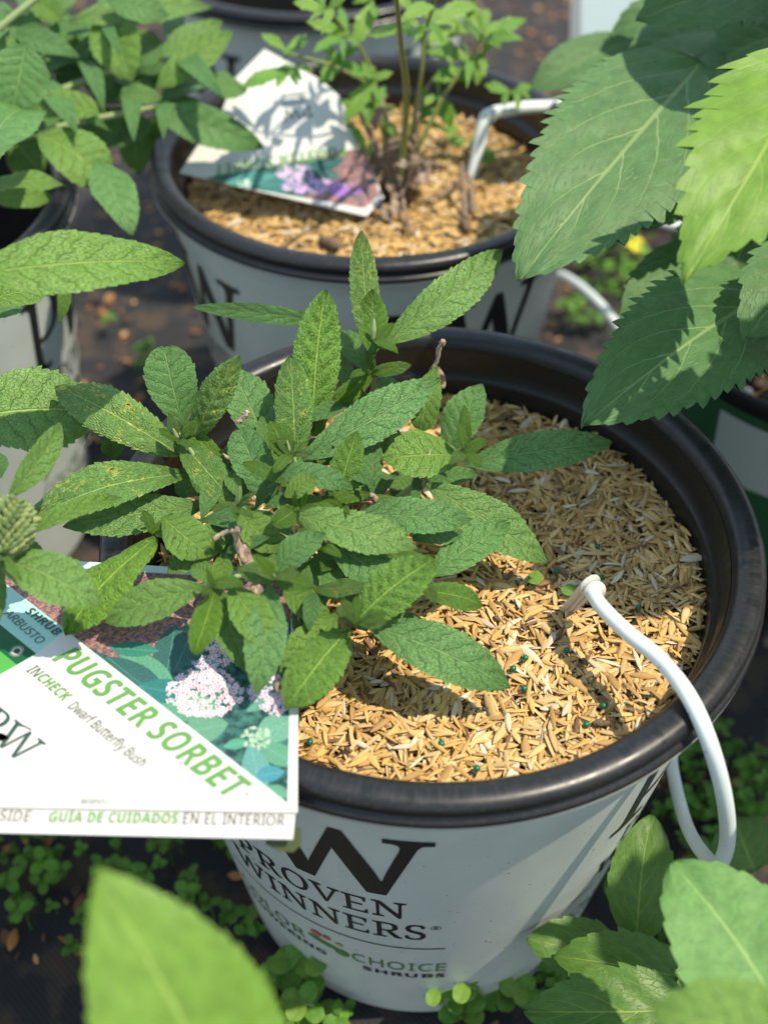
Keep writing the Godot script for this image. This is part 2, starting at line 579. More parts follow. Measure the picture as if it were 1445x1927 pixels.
func paint_flower_picture(im: Image, K: Callable, area: Array, leaves: Array, blooms: Array, dark: Array, sc: float) -> void:
	var n1 := noise(0.05, 3)
	var n2 := noise(0.16, 4)
	var n3 := noise(0.5, 6)
	var poly := PackedVector2Array()
	for p in area: poly.append(K.call(p[0], p[1]))
	fill_poly(im, poly, func(x, y):
		var a := n2.get_noise_2d(x * 0.45 + y * 0.2, y * 1.3)
		var b := n1.get_noise_2d(x, y)
		var c := Color(0.36, 0.29, 0.31).lerp(Color(0.74, 0.55, 0.53), clampf(a * 1.3 + 0.45, 0, 1)).lerp(Color(0.72, 0.50, 0.36), clampf(b * 1.2, 0, 0.7))
		return c.lerp(Color(0.16, 0.13, 0.17), clampf(n3.get_noise_2d(x * 0.4, y * 0.8) * 1.1 - b * 0.6, 0, 0.85)))
	poly = PackedVector2Array()
	for p in dark: poly.append(K.call(p[0], p[1]))
	var half := Geometry2D.intersect_polygons(poly, PackedVector2Array(area.map(func(p): return K.call(p[0], p[1]))))
	for h in half:
		fill_poly(im, h, func(x, y):
			var a := n2.get_noise_2d(x, y) * 0.5 + n1.get_noise_2d(x * 0.7, y * 0.7)
			return Color(0.15, 0.30, 0.29).lerp(Color(0.27, 0.46, 0.40), clampf(a + 0.35, 0, 1)).lerp(Color(0.11, 0.17, 0.19), clampf(-a * 1.3, 0, 1)))
	for l in leaves:
		var b: Vector2 = K.call(l[0], l[1])
		var t: Vector2 = K.call(l[2], l[3])
		var w: float = l[4] * sc
		var col: Color = l[5]
		var pole := leaf_poly(b, t, w)
		var d := (t - b).normalized()
		for h in Geometry2D.intersect_polygons(pole, PackedVector2Array(area.map(func(p): return K.call(p[0], p[1])))):
			fill_poly(im, h, func(x, y):
				var q := Vector2(x, y) - b
				var across := q.dot(Vector2(-d.y, d.x))
				var along := q.dot(d)
				var v := 1.0 + 0.22 * n2.get_noise_2d(x, y) + 0.16 * n3.get_noise_2d(x, y)
				var vein := 1.0 - smoothstep(0.6, 2.0, absf(across))
				var rib := absf(fposmod((along - absf(across) * 0.9) / (9.0 * sc), 1.0) - 0.5)
				vein = maxf(vein, 0.5 * smoothstep(0.40, 0.5, rib))
				var c := Color(col.r * v, col.g * v, col.b * v)
				return c.lerp(Color(0.52, 0.70, 0.62), vein * 0.35))
	for bl in blooms:
		var count: int = bl[4]
		for k in count:
			var a := rng.randf() * TAU
			var r := sqrt(rng.randf())
			var c: Vector2 = K.call(bl[0] + cos(a) * r * bl[2], bl[1] + sin(a) * r * bl[3])
			var tone := rng.randf()
			var col: Color = (bl[5] as Color).lerp(bl[6], tone)
			var R := rnd(4.2, 6.0) * sc * float(bl[8])
			var turn := rng.randf() * TAU
			for y in range(int(c.y - R), int(c.y + R) + 2):
				for x in range(int(c.x - R), int(c.x + R) + 2):
					if x < 0 or y < 0 or x >= im.get_width() or y >= im.get_height(): continue
					var q := Vector2(x, y) - c
					var petal := 0.72 + 0.28 * cos(q.angle() * 4.0 + turn)
					var dd := q.length() / (R * petal)
					if dd < 1.0:
						var cc := col.darkened(0.16 * smoothstep(0.7, 1.0, dd))
						if q.length() < R * 0.34: cc = bl[7]
						im.set_pixel(x, y, cc)

func build_front_tag() -> void:
	var pl := Plane(Vector3.UP, CARD_Y)
	var o := thing("plant_tag", at(300, 1330, CARD_Y), "large printed white plant tag with pink flower picture lying on the pot rim", "plant tag")
	var corners := []
	for q in [[-170, 1037], [563, 1081], [560, 1529], [-170, 1516]]: corners.append(on_plane(q[0], q[1], pl))
	var flap := []
	for q in [[-170, 1510], [556, 1524], [551, 1576], [-170, 1560]]: flap.append(on_plane(q[0], q[1], pl) - Vector3(0, 0.0012, 0))
	var x0 := -0.195
	var x1 := -0.025
	var z0 := -0.325
	var z1 := -0.185
	var w := 1088
	var h := 896
	var im := Image.create_empty(w, h, false, Image.FORMAT_RGB8)
	im.fill(Color(0.775, 0.77, 0.75))
	var K := func(u, v) -> Vector2:
		var p := on_plane(u, v, pl)
		return Vector2((p.x - x0) / (x1 - x0) * w, (p.z - z0) / (z1 - z0) * h)
	var teal := Color(0.33, 0.54, 0.43)
	var deep := Color(0.19, 0.35, 0.33)
	paint_flower_picture(im, K, [[-170, 1050], [549, 1094], [541, 1511], [-14, 1078], [-170, 960]],
		[[330, 1175, 312, 1275, 60, deep], [360, 1190, 330, 1260, 40, deep], [225, 1225, 330, 1295, 50, teal], [205, 1218, 300, 1225, 34, Color(0.2, 0.45, 0.38)], [200, 1235, 320, 1330, 60, deep], [300, 1320, 420, 1340, 60, teal], [260, 1290, 360, 1310, 50, Color(0.17, 0.42, 0.4)],
		 [340, 1380, 430, 1362, 56, Color(0.36, 0.54, 0.44)], [480, 1390, 560, 1350, 56, Color(0.38, 0.57, 0.48)], [465, 1340, 530, 1290, 34, Color(0.34, 0.54, 0.46)], [470, 1400, 495, 1495, 44, Color(0.35, 0.55, 0.52)], [490, 1400, 560, 1440, 40, teal], [480, 1460, 535, 1452, 30, Color(0.25, 0.5, 0.55)], [500, 1480, 545, 1500, 24, teal], [420, 1405, 470, 1395, 20, Color(0.3, 0.55, 0.45)]],
		[[440, 1205, 60, 46, 190, Color(0.86, 0.82, 0.90), Color(0.93, 0.85, 0.90), Color(0.66, 0.33, 0.18), 1.0], [392, 1262, 34, 26, 60, Color(0.80, 0.78, 0.90), Color(0.88, 0.84, 0.92), Color(0.60, 0.30, 0.2), 1.0],
		 [500, 1290, 34, 40, 110, Color(0.82, 0.76, 0.92), Color(0.93, 0.86, 0.93), Color(0.6, 0.28, 0.2), 0.95], [520, 1325, 26, 20, 50, Color(0.90, 0.80, 0.9), Color(0.93, 0.87, 0.93), Color(0.6, 0.28, 0.2), 0.95], [385, 1305, 72, 44, 260, Color(0.90, 0.80, 0.88), Color(0.95, 0.91, 0.93), Color(0.67, 0.33, 0.2), 1.0],
		 [482, 1388, 27, 22, 60, Color(0.62, 0.74, 0.62), Color(0.78, 0.82, 0.74), Color(0.5, 0.62, 0.45), 0.7]],
		[[120, 1195], [215, 1240], [320, 1255], [350, 1165], [380, 1230], [440, 1150], [550, 1170], [545, 1515]], 1.4)
	# the coloured wedge with the two words, and its two darker strips
	var quad := func(pts, paint): fill_poly(im, PackedVector2Array(pts.map(func(q): return K.call(q[0], q[1]))), paint)
	quad.call([[-170, 966], [126, 1186], [69, 1230], [-170, 1040]], func(_x, _y): return Color(0.60, 0.78, 0.74))
	quad.call([[-170, 1038], [69, 1230], [33, 1251], [-170, 1090]], func(_x, _y): return Color(0.07, 0.33, 0.19))
	quad.call([[-170, 1088], [33, 1251], [-2, 1271], [-170, 1300]], func(_x, _y): return Color(0.30, 0.60, 0.27))
	quad.call([[-170, 1037], [563, 1081], [563, 1092], [-170, 1050]], func(_x, _y): return Color(0.74, 0.86, 0.86))
	# print specks
	for k in 60:
		im.fill_rect(Rect2i(rng.randi_range(0, w - 3), rng.randi_range(h / 3, h - 3), 1 + k % 2, 1), Color(0.66, 0.64, 0.61))
	var m := StandardMaterial3D.new()
	m.albedo_texture = ImageTexture.create_from_image(im)
	m.roughness = 0.38
	m.metallic_specular = 0.4
	var uv := func(p: Vector3) -> Vector2: return Vector2((p.x - x0) / (x1 - x0), (p.z - z0) / (z1 - z0))
	part(o, "front_sheet", sheet_mesh(corners, pl, 0.0006, uv), m)
	part(o, "back_sheet", sheet_mesh(flap, pl, 0.0005, uv), M.paper)
	sheet_text(o, "PUGSTER SORBET", pl, Vector2(97, 1242), Vector2(428, 1504), 0.0100, M.print_green, false, true, 0.28)
	sheet_text(o, "TM", pl, Vector2(458, 1493), Vector2(467, 1499), 0.0009, M.print_grey)
	sheet_text(o, "SHRUB", pl, Vector2(47, 1152), Vector2(104, 1197), 0.0036, M.print_dark, false, true, 0.2)
	sheet_text(o, "ARBUSTO", pl, Vector2(6, 1156), Vector2(72, 1213), 0.0036, M.print_dark, false, false, 0.2)
	sheet_text(o, "IN", pl, Vector2(50, 1263), Vector2(65, 1275), 0.0042, M.print_dark, false, false, 0.25)
	sheet_text(o, "CHECK", pl, Vector2(68, 1277), Vector2(119, 1320), 0.0042, M.print_green, false, true, 0.25)
	sheet_text(o, "Dwarf Butterfly Bush", pl, Vector2(127, 1332), Vector2(263, 1445), 0.0056, M.print_grey, false, false, 0.15, 0.22)
	sheet_text(o, "PW", pl, Vector2(-48, 1366), Vector2(42, 1440), 0.0110, M.print_dark, true, false)
	sheet_text(o, "CU5453B", pl, Vector2(206, 1505), Vector2(155, 1504), 0.0019, M.print_grey)
	var low := Plane(Vector3.UP, CARD_Y - 0.0012)
	sheet_text(o, "INSIDE", low, Vector2(-34, 1544), Vector2(56, 1547), 0.0041, M.print_grey)
	sheet_text(o, "|", low, Vector2(73, 1550), Vector2(75, 1550), 0.0052, M.print_pale)
	sheet_text(o, "GU\u00cdA DE CUIDADOS", low, Vector2(91, 1548), Vector2(334, 1551), 0.0051, M.print_green, false, true)
	sheet_text(o, "EN EL INTERIOR", low, Vector2(344, 1551), Vector2(535, 1555), 0.0041, M.print_grey)
	# small printed marks: rule, sun badge, leaf of the monogram
	var strip := func(a: Vector2, b: Vector2, wd: float, mm: Material, called: String):
		var A := on_plane(a.x, a.y, pl)
		var B := on_plane(b.x, b.y, pl)
		var s := (B - A).normalized().cross(Vector3.UP) * wd * 0.5
		var lift := Vector3(0, 0.0003, 0)
		part(o, called, tri_mesh(PackedVector3Array([A - s + lift, B - s + lift, B + s + lift, A - s + lift, B + s + lift, A + s + lift]), Vector3.UP), mm)
	strip.call(Vector2(79, 1246), Vector2(400, 1512), 0.0002, M.print_pale, "printed_line")
	strip.call(Vector2(45, 1366), Vector2(60, 1374), 0.0005, M.print_dark, "printed_line")
	var V := PackedVector3Array()
	var c0 := on_plane(33, 1226, pl) + Vector3(0, 0.0003, 0)
	for k in 18:
		var a := TAU * k / 18.0
		var d := Vector3(cos(a), 0, sin(a))
		var s := Vector3(-sin(a), 0, cos(a)) * 0.00022
		V.append_array([c0 + d * 0.0017 - s, c0 + d * 0.0031, c0 + d * 0.0017 + s])
		var d2 := Vector3(cos(a + TAU / 18), 0, sin(a + TAU / 18))
		V.append_array([c0 + d * 0.0013, c0 + d * 0.0019, c0 + d2 * 0.0019, c0 + d * 0.0013, c0 + d2 * 0.0019, c0 + d2 * 0.0013])
	part(o, "sun_badge", tri_mesh(V, Vector3.UP), M.paper)
	V = PackedVector3Array()
	var lp := leaf_poly(Vector2(-14, 1386), Vector2(18, 1390), 14)
	for k in range(1, lp.size() - 1):
		for q in [lp[0], lp[k], lp[k + 1]]: V.append(on_plane(q.x, q.y, pl) + Vector3(0, 0.0006, 0))
	part(o, "leaf_mark", tri_mesh(V, Vector3.UP), M.print_green)
	# moulded clip that holds the tag on the rim
	var clip := []
	for q in [[500, 1548], [566, 1560], [566, 1590], [552, 1604], [525, 1602], [500, 1588]]: clip.append(on_plane(q[0], q[1], Plane(Vector3(0, 0.8, 0.6).normalized(), at(535, 1560, CARD_Y - 0.004))))
	part(o, "clip", sheet_mesh(clip, Plane(Vector3(0, 0.8, 0.6).normalized(), at(535, 1560, CARD_Y - 0.004)), 0.0012, func(_p): return Vector2.ZERO), M.olive_plastic)

func build_back_tag() -> void:
	var a := at(340, 325, 0.272)
	var b := at(690, 406, 0.252)
	var c := at(560, 130, 0.302)
	var pl := Plane(a, b, c)
	var n := pl.normal if pl.normal.y > 0 else -pl.normal
	var o := thing("plant_tag", (a + b) / 2.0, "printed plant tag lying upside down on rice hulls behind a woody stem", "plant tag")
	var corners := []
	for q in [[338, 325], [420, 204], [440, 150], [498, 92], [604, 150], [640, 182], [690, 292], [722, 372], [690, 407]]: corners.append(on_plane(q[0], q[1], pl))
	var ex := (b - a).normalized()
	var ey := n.cross(ex)
	var w := 512
	var h := 448
	var im := Image.create_empty(w, h, false, Image.FORMAT_RGB8)
	im.fill(Color(0.775, 0.775, 0.755))
	var K := func(u, v) -> Vector2:
		var p := on_plane(u, v, pl) - a
		return Vector2((p.dot(ex) + 0.01) / 0.16 * w, (1.0 - (p.dot(ey) + 0.03) / 0.14) * h)
	paint_flower_picture(im, K, [[372, 338], [690, 276], [714, 368], [686, 392]],
		[[480, 345, 560, 350, 40, Color(0.18, 0.42, 0.4)], [420, 340, 520, 330, 34, Color(0.25, 0.5, 0.47)], [570, 320, 650, 300, 30, Color(0.1, 0.3, 0.3)], [400, 345, 480, 365, 24, Color(0.3, 0.55, 0.5)]],
		[[555, 325, 34, 16, 70, Color(0.82, 0.72, 0.9), Color(0.9, 0.82, 0.93), Color(0.7, 0.5, 0.6), 0.8], [590, 350, 60, 14, 120, Color(0.80, 0.62, 0.88), Color(0.9, 0.78, 0.92), Color(0.6, 0.4, 0.6), 0.8], [650, 358, 36, 12, 60, Color(0.55, 0.38, 0.75), Color(0.75, 0.55, 0.85), Color(0.5, 0.3, 0.6), 0.8], [462, 345, 14, 9, 16, Color(0.75, 0.85, 0.8), Color(0.85, 0.9, 0.85), Color(0.6, 0.7, 0.6), 0.7]],
		[[372, 338], [600, 296], [640, 330], [560, 380]], 1.0)
	var m := StandardMaterial3D.new()
	m.albedo_texture = ImageTexture.create_from_image(im)
	m.roughness = 0.3
	var uv := func(p: Vector3) -> Vector2:
		var q := p - a
		return Vector2((q.dot(ex) + 0.01) / 0.16, 1.0 - (q.dot(ey) + 0.03) / 0.14)
	part(o, "front_sheet", sheet_mesh(corners, pl, 0.0006, uv), m)
	sheet_text(o, "PUGSTER SORBET", pl, Vector2(650, 273), Vector2(405, 311), 0.0085, M.print_green, false, true, 0.25)
	sheet_text(o, "PW", pl, Vector2(584, 199), Vector2(528, 208), 0.0085, M.print_dark, true)
	sheet_text(o, "PROVEN", pl, Vector2(574, 185), Vector2(530, 192), 0.0028, M.print_dark, true)
	sheet_text(o, "WINNERS", pl, Vector2(576, 172), Vector2(528, 179), 0.0028, M.print_dark, true)
# ---------------------------------------------------------------- the scene
func _ready() -> void:
	rng.seed = 20240611
	var cam := Camera3D.new()
	cam.name = "camera"
	add_child(cam)
	cam.position = Vector3(0, CAM_Y, 0)
	cam.rotation = Vector3(-PITCH, 0, 0)
	var at_lens := CameraAttributesPhysical.new()
	at_lens.frustum_focal_length = 12.0 / (963.5 / FPX)
	at_lens.frustum_focus_distance = 0.475
	at_lens.exposure_aperture = 3.7
	at_lens.frustum_near = 0.02
	at_lens.frustum_far = 400.0
	cam.attributes = at_lens
	cam.fov = rad_to_deg(2.0 * atan(963.5 / FPX))
	cam.near = 0.02
	cam.far = 400.0
	cam.current = true
	var we := WorldEnvironment.new()
	we.name = "world_environment"
	var env := Environment.new()
	env.background_mode = Environment.BG_SKY
	var sm := ProceduralSkyMaterial.new()
	sm.sky_top_color = Color(0.59, 0.68, 0.78)
	sm.sky_horizon_color = Color(0.80, 0.82, 0.82)
	sm.sky_curve = 0.25
	sm.ground_bottom_color = Color(0.16, 0.15, 0.13)
	sm.ground_horizon_color = Color(0.45, 0.47, 0.45)
	sm.sun_angle_max = 0.0
	var sky := Sky.new()
	sky.sky_material = sm
	env.sky = sky
	env.background_energy_multiplier = 1.2
	env.tonemap_mode = Environment.TONE_MAPPER_LINEAR
	env.tonemap_exposure = 1.6
	env.sdfgi_enabled = true
	env.ssao_enabled = true
	env.ssil_enabled = true
	we.environment = env
	add_child(we)
	var sun := DirectionalLight3D.new()
	sun.name = "sun"
	sun.light_energy = 1.18
	sun.light_angular_distance = 0.7
	sun.light_color = Color(1.0, 0.95, 0.86)
	sun.shadow_enabled = true
	add_child(sun)
	sun.look_at_from_position(Vector3.ZERO, -Vector3(0.42, 0.90, 0.08), Vector3.FORWARD)

	make_materials()
	print("materials ", Time.get_ticks_msec())
	build_ground()
	build_pots()
	print("pots ", Time.get_ticks_msec())
	build_mulch()
	print("mulch ", Time.get_ticks_msec())
	build_main_plant()
	build_left_plants()
	build_right_plant()
	build_back_plant()
	print("plants ", Time.get_ticks_msec())
	build_front_tag()
	build_back_tag()
	build_tubes()
	build_small_things()
	build_weeds()
	print("done ", Time.get_ticks_msec(), " leaves ", leaf_no)

func make_materials() -> void:
	var ta := leaf_textures(256, 512, Color(0.140, 0.268, 0.066), Color(0.30, 0.42, 0.13), 7.0, 0.062, 0.0, 11, 1.5, Color(0.175, 0.300, 0.085))
	var tb := leaf_textures(256, 512, Color(0.165, 0.325, 0.055), Color(0.36, 0.50, 0.10), 8.0, 0.065, 0.0, 23, 1.5, Color(0.215, 0.380, 0.070), 0.3, 0.26, 1.0, 0.85)
	var ts := leaf_textures(256, 512, Color(0.170, 0.305, 0.075), Color(0.34, 0.46, 0.12), 8.0, 0.065, 1.0, 37, 1.5, Color(0.215, 0.355, 0.088), 0.3, 0.26, 1.0, 0.85)
	var tc := leaf_textures(320, 448, Color(0.085, 0.185, 0.058), Color(0.25, 0.35, 0.13), 5.0, 0.034, 0.0, 51, 1.9, Color(0.25, 0.36, 0.14), 0.75, 0.30, 0.2)
	var td := leaf_textures(192, 320, Color(0.17, 0.31, 0.045), Color(0.34, 0.47, 0.11), 5.0, 0.05, 0.0, 63, 1.6, Color(0.26, 0.40, 0.08), 0.5, 0.2, 0.3)
	var bk := Color(0.55, 0.62, 0.30)
	M.A = []
	for c in [Color(1.0, 1.0, 0.95), Color(0.90, 0.96, 1.0), Color(1.0, 1.0, 0.82), Color(0.86, 0.93, 0.98)]: M.A.append(leaf_mat(ta, c, 0.46, 0.10, bk))
	M.Ad = []
	for c in [Color(0.92, 0.98, 1.0), Color(0.95, 0.97, 0.93), Color(0.98, 0.98, 0.90)]: M.Ad.append(leaf_mat(ta, c, 0.46, 0.10, bk))
	M.B = []
	for c in [Color(1, 1, 1), Color(0.95, 0.97, 0.9), Color(1.0, 1.0, 0.85)]: M.B.append(leaf_mat(tb, c, 0.34, 0.14, bk))
	M.S = [leaf_mat(ts, Color(1, 1, 1), 0.36, 0.13, bk), leaf_mat(ts, Color(0.93, 0.97, 0.95), 0.36, 0.13, bk)]
	M.C = [leaf_mat(tc, Color(1, 1, 1), 0.55, 0.05, Color(0.6, 0.7, 0.28)), leaf_mat(tc, Color(0.95, 0.98, 0.95), 0.55, 0.05, Color(0.6, 0.7, 0.28))]
	M.C_lit = [leaf_mat(td, Color(1, 1, 0.95), 0.5, 0.02, Color(0.7, 0.8, 0.25))]  # sunlit look of one serrated leaf, put into a paler base colour
	M.D = [leaf_mat(td, Color(1, 1, 1), 0.5, 0.02, Color(0.6, 0.72, 0.2)), leaf_mat(td, Color(0.86, 0.95, 0.9), 0.5, 0.02, Color(0.6, 0.72, 0.2))]
	M.stem = mat(Color(0.22, 0.30, 0.11), 0.6)
	M.stem_pale = mat(Color(0.42, 0.45, 0.28), 0.7)
	M.stem_woolly = mat(Color(0.27, 0.35, 0.15), 0.8)
	M.stem_olive = mat(Color(0.17, 0.20, 0.05), 0.55)
	M.bark = wood_mat(Color(0.17, 0.12, 0.085))
	M.twig = wood_mat(Color(0.40, 0.31, 0.23))
	M.dead = wood_mat(Color(0.27, 0.20, 0.15))
	M.sleeve = sleeve_mat()
	M.black_plastic = black_mat(0.36)
	M.black_inner = black_mat(0.38)
	M.edge_plastic = mat(Color(0.42, 0.42, 0.40), 0.5)
	M.ink = mat(Color(0.012, 0.014, 0.014), 0.45)
	M.ink_green = mat(Color(0.07, 0.20, 0.05), 0.45)
	M.ink_red = mat(Color(0.45, 0.13, 0.09), 0.45)
	M.ink_yellow = mat(Color(0.45, 0.40, 0.12), 0.45)
	M.paper = mat(Color(0.56, 0.55, 0.53), 0.4)
	M.print_green = mat(Color(0.105, 0.265, 0.06), 0.4)
	M.print_dark = mat(Color(0.03, 0.065, 0.055), 0.4)
	M.print_grey = mat(Color(0.075, 0.085, 0.07), 0.4)
	M.print_pale = mat(Color(0.50, 0.52, 0.50), 0.4)
	M.olive_plastic = mat(Color(0.055, 0.07, 0.02), 0.4)
	M.tube = speck_mat(Color(0.66, 0.72, 0.70), 0.32)
	M.stake = mat(Color(0.60, 0.59, 0.52), 0.4)
	M.bead = mat(Color(0.0, 0.12, 0.065), 0.3)
	M.hull = mat(Color(1, 1, 1), 0.62, 0.35)
	M.hull.vertex_color_use_as_albedo = true
	M.hulls = []
	for k in 8:
		M.hulls.append(mat(hull_color(), 0.62, 0.35))
	M.soil = wood_mat(Color(0.06, 0.04, 0.025))

func wood_mat(c: Color) -> StandardMaterial3D:
	var m := mat(Color(1, 1, 1), 0.85, 0.3)
	if not M.has("grain"):
		M.grain = noise_tex(256, 0.06, 8, [0.0, Color(0.45, 0.43, 0.42), 0.5, Color(0.9, 0.9, 0.9), 1.0, Color(1.0, 1.0, 1.0)])
	m.albedo_color = c.linear_to_srgb() * 1.12
	m.albedo_color.a = 1.0
	m.albedo_texture = M.grain
	m.uv1_triplanar = true
	m.uv1_world_triplanar = true
	m.uv1_scale = Vector3(22, 22, 22)
	return m

func noise_tex(size: int, freq: float, sd: int, ramp: Array, type := FastNoiseLite.TYPE_SIMPLEX_SMOOTH) -> ImageTexture:
	var n := noise(freq, sd, type)
	n.fractal_octaves = 5
	var im := n.get_seamless_image(size, size)
	var g := Gradient.new()
	g.offsets = PackedFloat32Array()
	var offs := PackedFloat32Array()
	var cols := PackedColorArray()
	for k in range(0, ramp.size(), 2):
		offs.append(ramp[k]); cols.append(ramp[k + 1])
	g.offsets = offs
	g.colors = cols
	var out := Image.create_empty(size, size, false, Image.FORMAT_RGB8)
	for y in size:
		for x in size: out.set_pixel(x, y, g.sample(im.get_pixel(x, y).r))
	return ImageTexture.create_from_image(out)

func sleeve_mat() -> StandardMaterial3D:
	# off-white printed plastic with splashed dirt specks
	var im := Image.create_empty(1024, 512, false, Image.FORMAT_RGB8)
	im.fill(Color(0.86, 0.885, 0.875))
	var n := noise(0.01, 77)
	n.fractal_octaves = 4
	for y in 512:
		for x in 1024:
			var k := 1.0 + 0.035 * n.get_noise_2d(x, y)
			im.set_pixel(x, y, Color(0.755 * k, 0.782 * k, 0.758 * k))
	for k in 320:
		var s := 1 if rng.randf() < 0.85 else 2
		im.fill_rect(Rect2i(rng.randi_range(0, 1020), rng.randi_range(0, 508), s, s + k % 2), Color(0.28, 0.25, 0.22))
	var m := mat(Color(1, 1, 1), 0.42, 0.5)
	m.albedo_texture = ImageTexture.create_from_image(im)
	m.uv1_scale = Vector3(0.34, 0.4, 1)
	return m

func black_mat(r: float) -> StandardMaterial3D:
	var m := mat(Color(0.009, 0.009, 0.010), r, 0.5)
	if not M.has("scuff"):
		M.scuff = noise_tex(256, 0.05, 31, [0.0, Color(0.6, 0.6, 0.6), 0.45, Color(0.85, 0.85, 0.85), 0.75, Color(1, 1, 1), 1.0, Color(1.0, 0.98, 0.95)])
	if not M.has("dust"):
		M.dust = noise_tex(512, 0.09, 47, [0.0, Color(0.093, 0.095, 0.10), 0.60, Color(0.10, 0.10, 0.105), 0.68, Color(0.17, 0.165, 0.16), 0.74, Color(0.11, 0.11, 0.115), 1.0, Color(0.30, 0.27, 0.23)])
	m.albedo_color = Color(1, 1, 1)
	m.albedo_texture = M.dust
	m.roughness_texture = M.scuff
	m.roughness = r * 1.15
	m.uv1_scale = Vector3(1.5, 1.5, 1.5)
	return m

func speck_mat(c: Color, r: float) -> StandardMaterial3D:
	var im := Image.create_empty(128, 512, false, Image.FORMAT_RGB8)
	im.fill(Color(1, 1, 1))
	for k in 40: im.fill_rect(Rect2i(rng.randi_range(0, 124), rng.randi_range(0, 508), rng.randi_range(2, 4), rng.randi_range(1, 3)), Color(0.35, 0.35, 0.36))
	var m := mat(c, r)
	m.albedo_texture = ImageTexture.create_from_image(im)
	m.uv1_scale = Vector3(1, 0.12, 1)
	return m

# ---------------------------------------------------------------- ground
func build_ground() -> void:
	var n := noise(9.0, 2)
	var nu := 121
	var nv := 121
	var P := PackedVector3Array()
	var UV := PackedVector2Array()
	for j in nv:
		for i in nu:
			var f := float(i) / (nu - 1) * 2.0 - 1.0
			var g := 1.0 - float(j) / (nv - 1) * 2.0
			var x := f * 1.4 + signf(f) * pow(maxf(absf(f) - 0.6, 0.0), 3.0) * 900.0
			var z := -0.5 - (g * 1.4 + signf(g) * pow(maxf(absf(g) - 0.6, 0.0), 3.0) * 900.0)
			P.append(Vector3(x, -0.003 + 0.002 * n.get_noise_2d(x, z), z))
			UV.append(Vector2(x, z))
	var im := Image.create_empty(512, 512, false, Image.FORMAT_RGB8)
	var hm := Image.create_empty(512, 512, false, Image.FORMAT_L8)
	var dust := noise(0.012, 91)
	dust.fractal_octaves = 5
	var tile := dust.get_seamless_image(512, 512)
	for y in 512:
		for x in 512:
			# woven tape: warp and weft
			var cx := fposmod(x / 4.0, 1.0)
			var cy := fposmod(y / 4.0, 1.0)
			var over := (int(x / 4) + int(y / 4)) % 2 == 0
			var hgt := sin(PI * (cx if over else cy)) * (1.0 if over else 0.75)
			var d: float = tile.get_pixel(x, y).r
			var c := Color(0.016, 0.016, 0.018).lerp(Color(0.060, 0.040, 0.026), smoothstep(0.42, 0.75, d))
			c = c.lerp(Color(0.05, 0.05, 0.055), 0.25 * hgt)
			im.set_pixel(x, y, c.linear_to_srgb())
			hm.set_pixel(x, y, Color(hgt, 0, 0))
	var m := mat(Color(1, 1, 1), 0.7, 0.4)
	m.albedo_texture = ImageTexture.create_from_image(im)
	m.heightmap_enabled = true
	m.heightmap_texture = ImageTexture.create_from_image(hm)
	m.heightmap_scale = 0.06
	m.uv1_scale = Vector3(4, 4, 4)
	var o := part(self, "ground", grid_mesh(P, UV, nu, nv), m)
	tag(o, "black woven weed fabric ground with brown litter", "ground", "", "structure")
	# litter of bark and old hulls
	var items := []
	for k in 9000:
		var p := Vector3(rnd(-0.75, 0.8), 0, rnd(-1.9, -0.05))
		var dens := n.get_noise_2d(p.x * 0.5 + 3.0, p.z * 0.5) + 0.35 * n.get_noise_2d(p.x * 2.0, p.z * 2.0)
		if dens < rnd(-0.35, 0.3): continue
		p.y = 0.0005 + rnd(0, 0.002)
		var L := rnd(0.004, 0.013)
		var b := Basis.from_euler(Vector3(rnd(-0.3, 0.3), rng.randf() * TAU, rnd(-0.8, 0.8)))
		var c: Color = [Color(0.36, 0.17, 0.055), Color(0.16, 0.08, 0.04), Color(0.48, 0.27, 0.10), Color(0.06, 0.04, 0.03), Color(0.26, 0.12, 0.05)][k % 5]
		items.append([Transform3D(b * Basis.from_scale(Vector3(L * 1.5, L, L)), p), c])
	var lit := multi(self, "ground_litter", hull_mesh(0.05, 0.34, 0.5), M.hull, items)
	tag(lit, "loose brown bark crumbs and old hulls on the weed fabric", "litter")

